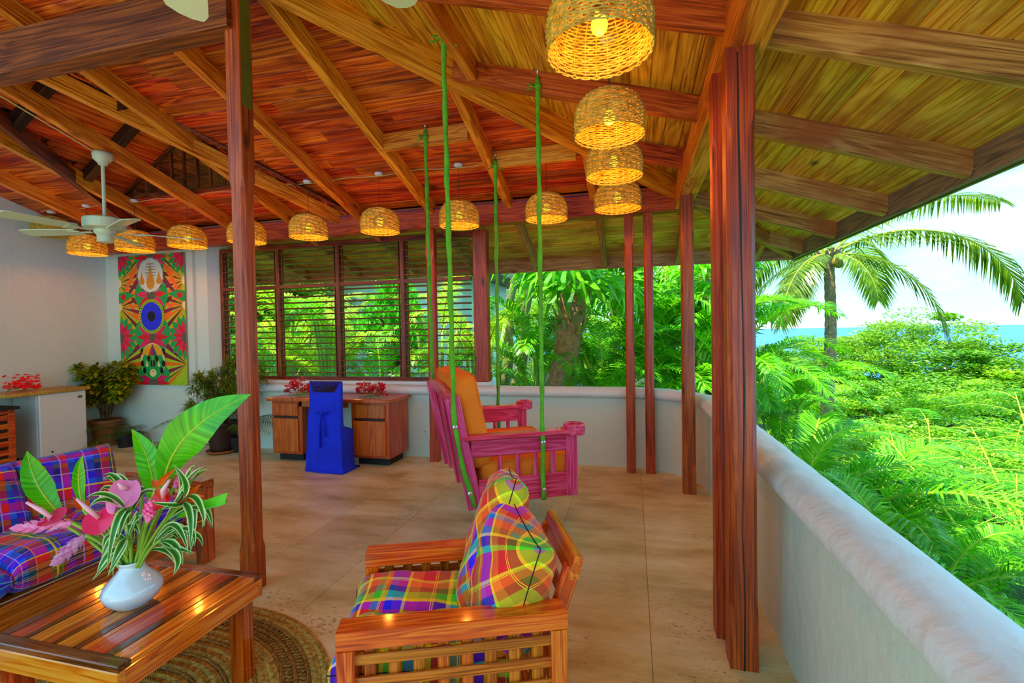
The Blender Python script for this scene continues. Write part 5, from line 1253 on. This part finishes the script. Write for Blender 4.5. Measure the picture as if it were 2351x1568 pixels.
def crown_mesh(name, n_cl, n_lf, leaf, mat, seed=0, flat=.55, jag=.16):
    r = np.random.RandomState(seed); th = r.uniform(0, 2*PI, n_cl); cz = r.uniform(-.45, 1, n_cl); rad = (1-np.clip(cz,0,1)**2*.0)
    s_ = np.sqrt(1-cz**2); rr = r.uniform(.62, 1.05, n_cl); C = np.stack([s_*np.cos(th)*rr, s_*np.sin(th)*rr, cz*rr], 1)
    idx = r.randint(0, n_cl, n_lf); off = r.normal(0, 1, (n_lf,3)); off *= np.minimum(1, 1.7/np.linalg.norm(off, axis=1))[:,None]; off[:,2] *= flat; P_ = C[idx]+off*jag*r.uniform(.6,1.3,(n_cl,))[idx][:,None]
    nrm = r.normal(0, .85, (n_lf,3))+C[idx]*.45; nrm[:,2] += .9; nrm /= np.linalg.norm(nrm, axis=1)[:,None]
    a = np.cross(nrm, r.normal(0,1,(n_lf,3))); a /= np.linalg.norm(a, axis=1)[:,None]; b = np.cross(nrm, a)
    L_ = (leaf*r.uniform(.6,1.3,n_lf))[:,None]; V = np.stack([P_-a*L_, P_-b*L_*.42, P_+a*L_, P_+b*L_*.42], 1).reshape(-1,3)
    return npmesh(name, V, np.arange(n_lf*4).reshape(-1,4), mat)
def fern_frond(name, L, npair, mat=G_fern, seed=0):
    r = np.random.RandomState(seed); quads = []
    K = 14; t = np.linspace(0,1,K); el = .25-.9*t; P_ = np.zeros((K,3))
    for i in range(1,K): P_[i] = P_[i-1]+np.array([math.cos(el[i]),0,math.sin(el[i])])*L/(K-1)
    m = MB(); m.tube([tuple(p) for p in P_], [.007*(1-.7*i/K) for i in range(K)], 4, mi=1); V = []
    for j in range(npair):
        u = .10+.88*(j+.5)/npair; f = u*(K-1); k = int(min(f,K-2)); p = P_[k]+(P_[k+1]-P_[k])*(f-k); tg = P_[k+1]-P_[k]; tg /= np.linalg.norm(tg)
        pl = L*.29*math.sin(PI*(.2+.72*u))**.8
        for s in (-1,1):
            d = np.array([0,s,0])*.9+tg*.55; d /= np.linalg.norm(d); nl = 17; sd = np.cross(d, [0,0,1.]); sd /= np.linalg.norm(sd)
            for q in range(nl):
                v = (q+.6)/nl; c = p+d*pl*v+np.array([0,0,-.22*pl*v*v]); w_ = pl*.085*math.sin(PI*(.12+.8*v))**.5; h = pl/nl*.28
                for s2 in (-1,1):
                    e_ = c+sd*s2*w_+d*w_*.35+np.array([0,0,-.12*w_]); V += [c-d*h*.6, c+d*h*.6, e_+d*h*.5, e_-d*h*.5]
    o = len(V); m.add([tuple(q) for q in V], [tuple(range(i, i+4)) for i in range(0, o, 4)], 0)
    return m.mesh(name, [mat, Stem], fix=False)
F_coco = pinnate('frond', 4.6, .55, -1.25, 1.0, 78, .055, .9, .35, G_coco, Stem, .1, 1, pw=1.2)
F_coco2 = pinnate('frond', 3.5, .15, -1.45, .85, 66, .05, .5, .35, G_coco, Stem, .0, 2, pw=.8)
F_cocoU = pinnate('frond', 5.2, .72, -.25, 1.05, 80, .055, .9, .35, G_coco, Stem, .1, 3, pw=1.3)
F_ar = [pinnate('frond', 1.9, 1.15, -.65, .50, 56, .032, .55, .45, G_palm, Stem, .45, 4), pinnate('frond', 2.2, 1.25, -.3, .55, 60, .032, .6, .45, G_palm, Stem, .45, 5), pinnate('frond', 1.6, .85, -.9, .45, 50, .030, .5, .4, G_palm, Stem, .3, 6)]
F_yel = [pinnate('frond', 2.0, 1.1, -.7, .55, 50, .036, .7, .45, G_areca, Stem, .4, 7), pinnate('frond', 2.3, 1.2, -.4, .6, 54, .036, .7, .45, G_areca, Stem, .4, 8)]
F_fan = [fan_leaf('fan_leaf', .85, 30, .9, G_palm, .6, 300, 1), fan_leaf('fan_leaf', .75, 26, .8, G_palm, 1.0, 280, 2)]
C_mesh = [crown_mesh('foliage', 80, 26000, .024, G_tree, 1, jag=.13), crown_mesh('foliage', 70, 26000, .026, G_tree2, 2, jag=.13), crown_mesh('foliage', 90, 26000, .023, G_tree, 3, .5, .11)]
C_big = crown_mesh('foliage', 120, 2600, .10, G_vine, 4, .8, .14)
FERN = [fern_frond('fern_frond', 1.15, 11, seed=1), fern_frond('fern_frond', .9, 10, seed=2)]
# ---------------- trees ----------------
def tree(px, py, d, rx, rz, k, label, name='hillside_tree', group='trees on the hillside', trunk=True, mat=None):
    c = at(px, py, d); g = gz(c.x, c.y); g = min(g, c.z-rz)
    t = thing(name, label, 'tree', (c.x, c.y, g), random.random()*6, group)
    cr_ = link('foliage', C_mesh[k] if isinstance(k, int) else k, t, (0, 0, c.z-g), (0,0,random.random()*6), (rx, rx, rz))
    if trunk:
        m = MB(); h = c.z-g; m.tube([(0,0,-.2),(.1,.05,h*.5),(0,0,h)], [.16,.12,.08], 7)
        for q in range(5):
            a = q*1.26; m.tube([(0,0,h*.55),(rx*.35*math.cos(a), rx*.35*math.sin(a), h+rz*.0),(rx*.7*math.cos(a+.3), rx*.7*math.sin(a+.3), h+rz*.45)], [.07,.05,.02], 5)
        m.build('trunk', Branch, t, smooth=True)
    return t
T = 'bright green %s'
for a in [
 (2088,850,22,3.6,2.5,0,'tallest leafy tree of the hillside, its crown breaking the sea horizon'),
 (1965,855,25,3.6,2.2,2,'leafy tree right behind the coconut palm'),
 (2205,892,20,3.6,2.1,1,'leafy hillside tree right of the tallest crown, below the sea'),
 (2325,935,18,3.4,1.8,0,'leafy tree under the tip of the long drooping coconut frond'),
 (1845,872,28,4.2,2.0,1,'distant leafy tree left of the coconut palm trunk'),
 (2450,960,16,3.2,1.7,2,'leafy tree at the right edge of the picture below the sea'),
 (2095,985,15,2.8,1.6,1,'leafy tree in the middle of the slope, below the tallest crown'),
 (2265,1020,13,2.6,1.5,0,'leafy tree in the middle of the slope near the right edge'),
 (1955,985,17,3.0,1.6,2,'leafy tree on the slope behind the arching palm fronds'),
 (2400,1060,12,2.4,1.4,1,'leafy tree cut by the right edge, above the feathery shrubs'),
 (2060,1110,10,2.0,1.2,0,'leafy bush behind the feathery shrubs, near the palm fronds'),
 (2230,1160,9,2.0,1.2,1,'leafy bush behind the feathery shrubs, near the yellow stem'),
 (2400,1200,8,1.9,1.2,2,'leafy bush behind the feathery shrubs at the right edge')]:
    tree(*a[:6], 'bright green '+a[6])
for a in [
 (1235,775,24,3.6,2.9,0,'tall sunlit tree behind the thick fibrous trunk, left of it'),
 (1150,730,28,4.5,3.6,2,'tall tree behind the two leaning trunks beside the window post'),
 (1385,838,21,2.2,1.25,1,'low rounded tree between the thick trunk and the slim grey palm trunk'),
 (1540,850,22,3.8,1.5,0,'low tree far behind the slim posts'),
 (1690,850,24,3.4,1.4,1,'low tree far behind the nearest post')]:
    tree(*a[:6], 'bright green '+a[6], name='garden_tree', group='trees behind the parapet')
for a in [
 (560,740,13,2.6,2.9,0,'dense green tree behind the left panel of the louvred window'),
 (700,700,15.5,3.0,2.4,1,'dense green tree above the white house roof behind the louvres'),
 (1010,720,20,3.0,3.2,2,'green tree right of the white house behind the louvred window'),
 (420,780,12,2.5,3.4,1,'green tree behind the back wall at the left end of the window')]:
    tree(*a[:6], a[6], name='garden_tree', group='trees behind the louvred window')
v_ = tree(905, 775, 9.2, .62, 1.15, C_big, 'broad-leaved climber clothing a trunk in front of the white house wall', name='climber', group=None)
# ---------------- palms ----------------
def palm(px, py, d, ground_px, tr, fr, label, name='palm_tree', trunk_mat=Trunk, rings=True, group=None, boots=False):
    c = at(px, py, d); b = at(*ground_px)
    t = thing(name, label, 'palm', (b.x, b.y, b.z), 0, group); h = c-b
    m = MB(); n = 40; pts = []; rs = []
    for i in range(n+1):
        f = i/n; p = h*f+Vector((.10*math.sin(f*PI), 0, 0)); pts.append(p); rs.append(tr[0]+(tr[1]-tr[0])*f+(.010*(i % 2) if rings else .02*random.random()))
    m.tube(pts, rs, 12); m.build('trunk', trunk_mat, t, smooth=False)
    for (me, az, s, tilt) in fr:
        o = link('frond', me, t, h+Vector((0,0,.0)), None); o.matrix_basis = Matrix.Translation(h) @ Matrix.Rotation(YAW+math.radians(az), 4, 'Z') @ Matrix.Rotation(math.radians(tilt), 4, 'X') @ Matrix.Scale(s, 4)
    return t, h
t, h = palm(1902, 585, 12, (1890, 1010, 12), (.15,.11), [(F_coco,-12,1.12,10),(F_coco2,-38,.98,-10),(F_coco2,205,.80,0),(F_cocoU,4,.98,0),(F_coco,35,.9,0),(F_coco,100,.85,0),(F_coco2,150,.85,0),(F_cocoU,170,.7,0),(F_coco2,-75,.55,0),(F_coco2,-150,.75,0),(F_coco,70,.9,0)],
    'tall coconut palm before the sea, its long fronds drooping right and down', 'coconut_palm')
for k in range(5):
    a = k*1.25-1.2; nb = MB().lathe([(0,-.13),(.07,-.11),(.10,-.03),(.09,.06),(.04,.12),(0,.13)], 12); o = nb.build('coconut', leafmat('nut%d' % k, S(120,120,30), S(150,130,50), .05), t, smooth=True); o.location = h+Vector((.24*math.cos(a), .24*math.sin(a), -.22))
bt = MB()
for k in range(12):
    a = k*2.4; bt.tube([h+Vector((0,0,-.15)), h+Vector((.28*math.cos(a), .28*math.sin(a), .05+.05*(k % 3)))], [.05,.03], 6)
bt.build('frond_bases', Trunk, t)
fans = lambda n, s=1, t0=-20, sp=360, a0=0: [(F_fan[i % 2], a0+sp*i/n, s, t0*((i % 3)-1)) for i in range(n)]
def fanpalm(px, py, d, gp_, tr, label, n=16, s=1.0, mat=Trunk, boots=False, low=.9, **kw):
    t, h = palm(px, py, d, gp_, tr, [], label, 'fan_palm', mat, **kw)
    r = random.Random(int(px))
    for i in range(n):
        az = i*137.5; el = r.uniform(-low, .9); 
        o = link('fan_leaf', F_fan[i % 2], t); o.matrix_basis = Matrix.Translation(h) @ Matrix.Rotation(math.radians(az), 4, 'Z') @ Matrix.Rotation(-el, 4, 'Y') @ Matrix.Scale(s*r.uniform(.85,1.1), 4)
    if boots:
        for k in range(54):
            a = k*2.4; z = h.z-.02-.024*k; p = h*(z/h.z)+Vector((.10*math.sin(z/h.z*PI), 0, 0)); rr = tr[1]*1.0
            m = MB().prism([(-.035,0),(.035,0),(.02,.17),(-.02,.19)], -.012, .012, axis='y'); o = m.build('leaf_boot', boots, t); o.matrix_basis = Matrix.Translation(p+Vector((rr*math.cos(a), rr*math.sin(a), 0))) @ Matrix.Rotation(a-PI/2, 4, 'Z') @ Matrix.Rotation(-.45, 4, 'X')
    return t
fanpalm(1322, 598, 8.2, (1262, 960, 8.2), (.18,.26), 'thick palm trunk wrapped in brown fibre and old leaf stubs, behind the parapet', 18, 1.1, Trunk2, boots=leafmat('boot', S(150,120,50), S(175,165,60), .05), low=.5)
fanpalm(1408, 640, 13, (1398, 930, 13), (.15,.13), 'slim grey palm trunk with a fan leaf crown left of the slim posts', 16, 1.15, Trunk, low=1.1)
fanpalm(1530, 600, 11, (1530, 960, 11), (.13,.10), 'fan palm with leaves hanging behind the two slim posts', 20, 1.25, Trunk, low=1.2)
fanpalm(1625, 640, 9.5, (1632, 980, 9.5), (.12,.10), 'fan palm behind the corner post with bright drooping leaves', 18, 1.0, Trunk, low=1.2)
for (x0, y0, x1, y1, d, lb) in [(1150,900,1190,600,11,'left one of two leaning thin grey trunks beside the window post'), (1178,900,1238,590,11.3,'right one of two leaning thin grey trunks beside the window post')]:
    b, c = at(x0,y0,d), at(x1,y1,d); t = thing('leaning_tree', lb, 'tree', b, 0, None); h = c-b
    MB().tube([h*(i/12)+Vector((.08*math.sin(i*.6),0,0)) for i in range(13)], [.13-.004*i for i in range(13)], 9).build('trunk', Trunk3, t, smooth=True)
    for i in range(9): 
        o = link('frond', F_ar[i % 3], t); o.matrix_basis = Matrix.Translation(h) @ Matrix.Rotation(i*2.4, 4, 'Z') @ Matrix.Scale(1.0, 4)
def clump(px, py, d, n, s, label, kinds=F_ar, canes=6, ch=1.2, name='palm_clump', group=None, e=(0,0), a0=0, sp=360, cat='palm', stand=None):
    c = at(px, py, d); r = random.Random(int(px*3+py)); t = thing(name, label, cat, c, 0, group)
    for k in range(canes):
        a = r.random()*6.28; m = MB(); p = Vector((.22*math.cos(a), .22*math.sin(a), 0)); q = p*2.2+Vector((0,0,ch)); m.tube([p-Vector((0,0,1.0)), p.lerp(q,.5)+Vector((0,0,.05)), q], [.035,.032,.026], 7); m.build('cane', Cane, t, smooth=True)
    for i in range(n):
        a = math.radians(a0+sp*(i+r.random()*.6)/n); me = kinds[i % len(kinds)]; z = ch*r.uniform(.15,1.0)
        o = link('frond', me, t); o.matrix_basis = Matrix.Translation((.25*math.cos(a), .25*math.sin(a), z)) @ Matrix.Rotation(a, 4, 'Z') @ Matrix.Rotation(r.uniform(-.25,.35), 4, 'Y') @ Matrix.Scale(s*r.uniform(.8,1.1), 4)
    return t
gp2 = 'palm clumps behind the parapet'
clump(1240, 960, 9.0, 16, .85, 'low feathery palm behind the parapet, left of the thick trunk')
clump(1390, 980, 8.4, 18, .8, 'feathery palm behind the parapet between the thick trunk and the slim posts')
clump(1480, 900, 9.5, 18, 1.1, 'feathery palm with fronds crossing behind the left slim post')
clump(1560, 960, 8.6, 20, .95, 'feathery palm behind the parapet between the slim posts and the corner post')
clump(1650, 920, 9.2, 18, 1.1, 'feathery palm behind the corner post, reaching the eaves')
clump(1690, 1000, 8.2, 18, .9, 'feathery palm low behind the parapet corner, left of the nearest post')
clump(1800, 1060, 9.5, 16, .95, 'dark feathery palm just right of the nearest post, under the coconut fronds')
clump(1850, 1370, 5.6, 22, 1.0, 'large glossy palm beyond the parapet right of the nearest post', ch=.9)
clump(1790, 1330, 5.4, 14, .85, 'glossy palm hugging the parapet right of the nearest post', ch=.6)
clump(1980, 1400, 4.9, 14, .75, 'palm with drooping fronds below the large glossy palm', ch=.5)
clump(2110, 1440, 3.9, 14, .50, 'palm with pale shiny leaflets close against the parapet edge', ch=.45, canes=3)
clump(2360, 1760, 2.9, 14, .52, 'ribbed palm frond in the bottom right corner beside the parapet', ch=.35, canes=3)
clump(2220, 1600, 3.5, 12, .45, 'small palm along the parapet edge, between the shiny palm and the corner one', ch=.3, canes=2)
# yellow-green palms beyond the window
for a in [(560,940,11,14,1.0,'yellow-green palm with canes behind the left panel of the louvred window'), (665,920,10,16,1.0,'yellow-green palm with stout pale canes behind the second louvre panel'),
          (760,925,9.4,14,.85,'yellow-green palm behind the louvres above the blue chair'), (1010,925,9.0,12,.7,'yellow-green palm right of the climber behind the louvres'), (1110,925,9.4,14,.85,'yellow-green palm behind the window post at the right end of the louvres')]:
    clump(*a[:5], a[5], kinds=F_yel+F_ar[:1], canes=7, ch=1.6)
clump(880, 930, 7.6, 12, .6, 'low green palm at the foot of the climber behind the louvres', canes=3, ch=.5)
# ---------------- feathery shrubs ----------------
def feathery(px, py, d, px1, py1, d1, n, s, label, seed):
    a, b = at(px,py,d), at(px1,py1,d1); r = random.Random(seed); t = thing('feathery_shrub', label, 'shrub', a, 0, 'feathery shrubs below the parapet'); h = b-a
    pts = bez(Vector((0,0,0)), h*.5+Vector((0,0,.10)), h, 12); MB().tube(pts, [.020-.0012*i for i in range(12)], 6).build('stem', Stem, t, smooth=True)
    for i in range(n):
        f = .12+.88*(i+.5)/n; p = pts[min(11, int(f*11))]; az = i*2.4+r.uniform(-.3,.3)
        o = link('fern_frond', FERN[i % 2], t); o.matrix_basis = Matrix.Translation(p) @ Matrix.Rotation(az, 4, 'Z') @ Matrix.Rotation(r.uniform(-.45,.15), 4, 'Y') @ Matrix.Scale(s*r.uniform(.8,1.15), 4)
i_ = 0
for (a, lb) in [((2265,1310,4.4, 2035,1005,5.6, 12,.95),'with a long yellow stem slanting from lower right to upper left'),
    ((2351,1250,5.0, 2230,980,6.2, 12,1.0),'near the right edge, above the long yellow stem'),
    ((2290,1420,4.2, 2180,1180,4.8, 12,.85),'low in the right corner behind the ribbed palm'),
    ((2120,1250,4.9, 2000,1080,5.5, 11,.8),'below the drooping palm, left of the long yellow stem'),
    ((2400,1150,5.6, 2330,900,6.6, 12,1.05),'highest one at the right edge against the hillside trees'),
    ((2150,1180,6.4, 2130,960,7.2, 12,1.05),'far one in the middle, before the slope trees'),
    ((2380,1380,4.4, 2330,1130,4.9, 12,.9),'at the right edge between the yellow stem and the corner palm'),
    ((2180,1400,3.9, 2080,1210,4.3, 11,.65),'close to the parapet behind the shiny palm'),
    ((2050,1150,6.0, 1960,1040,6.8, 10,.9),'behind the drooping palm fronds'),
    ((2240,1230,5.6, 2240,1060,6.0, 12,1.0),'in the centre of the shrubs, above the middle of the yellow stem')]:
    i_ += 1; feathery(*a, 'feathery shrub '+lb, i_)
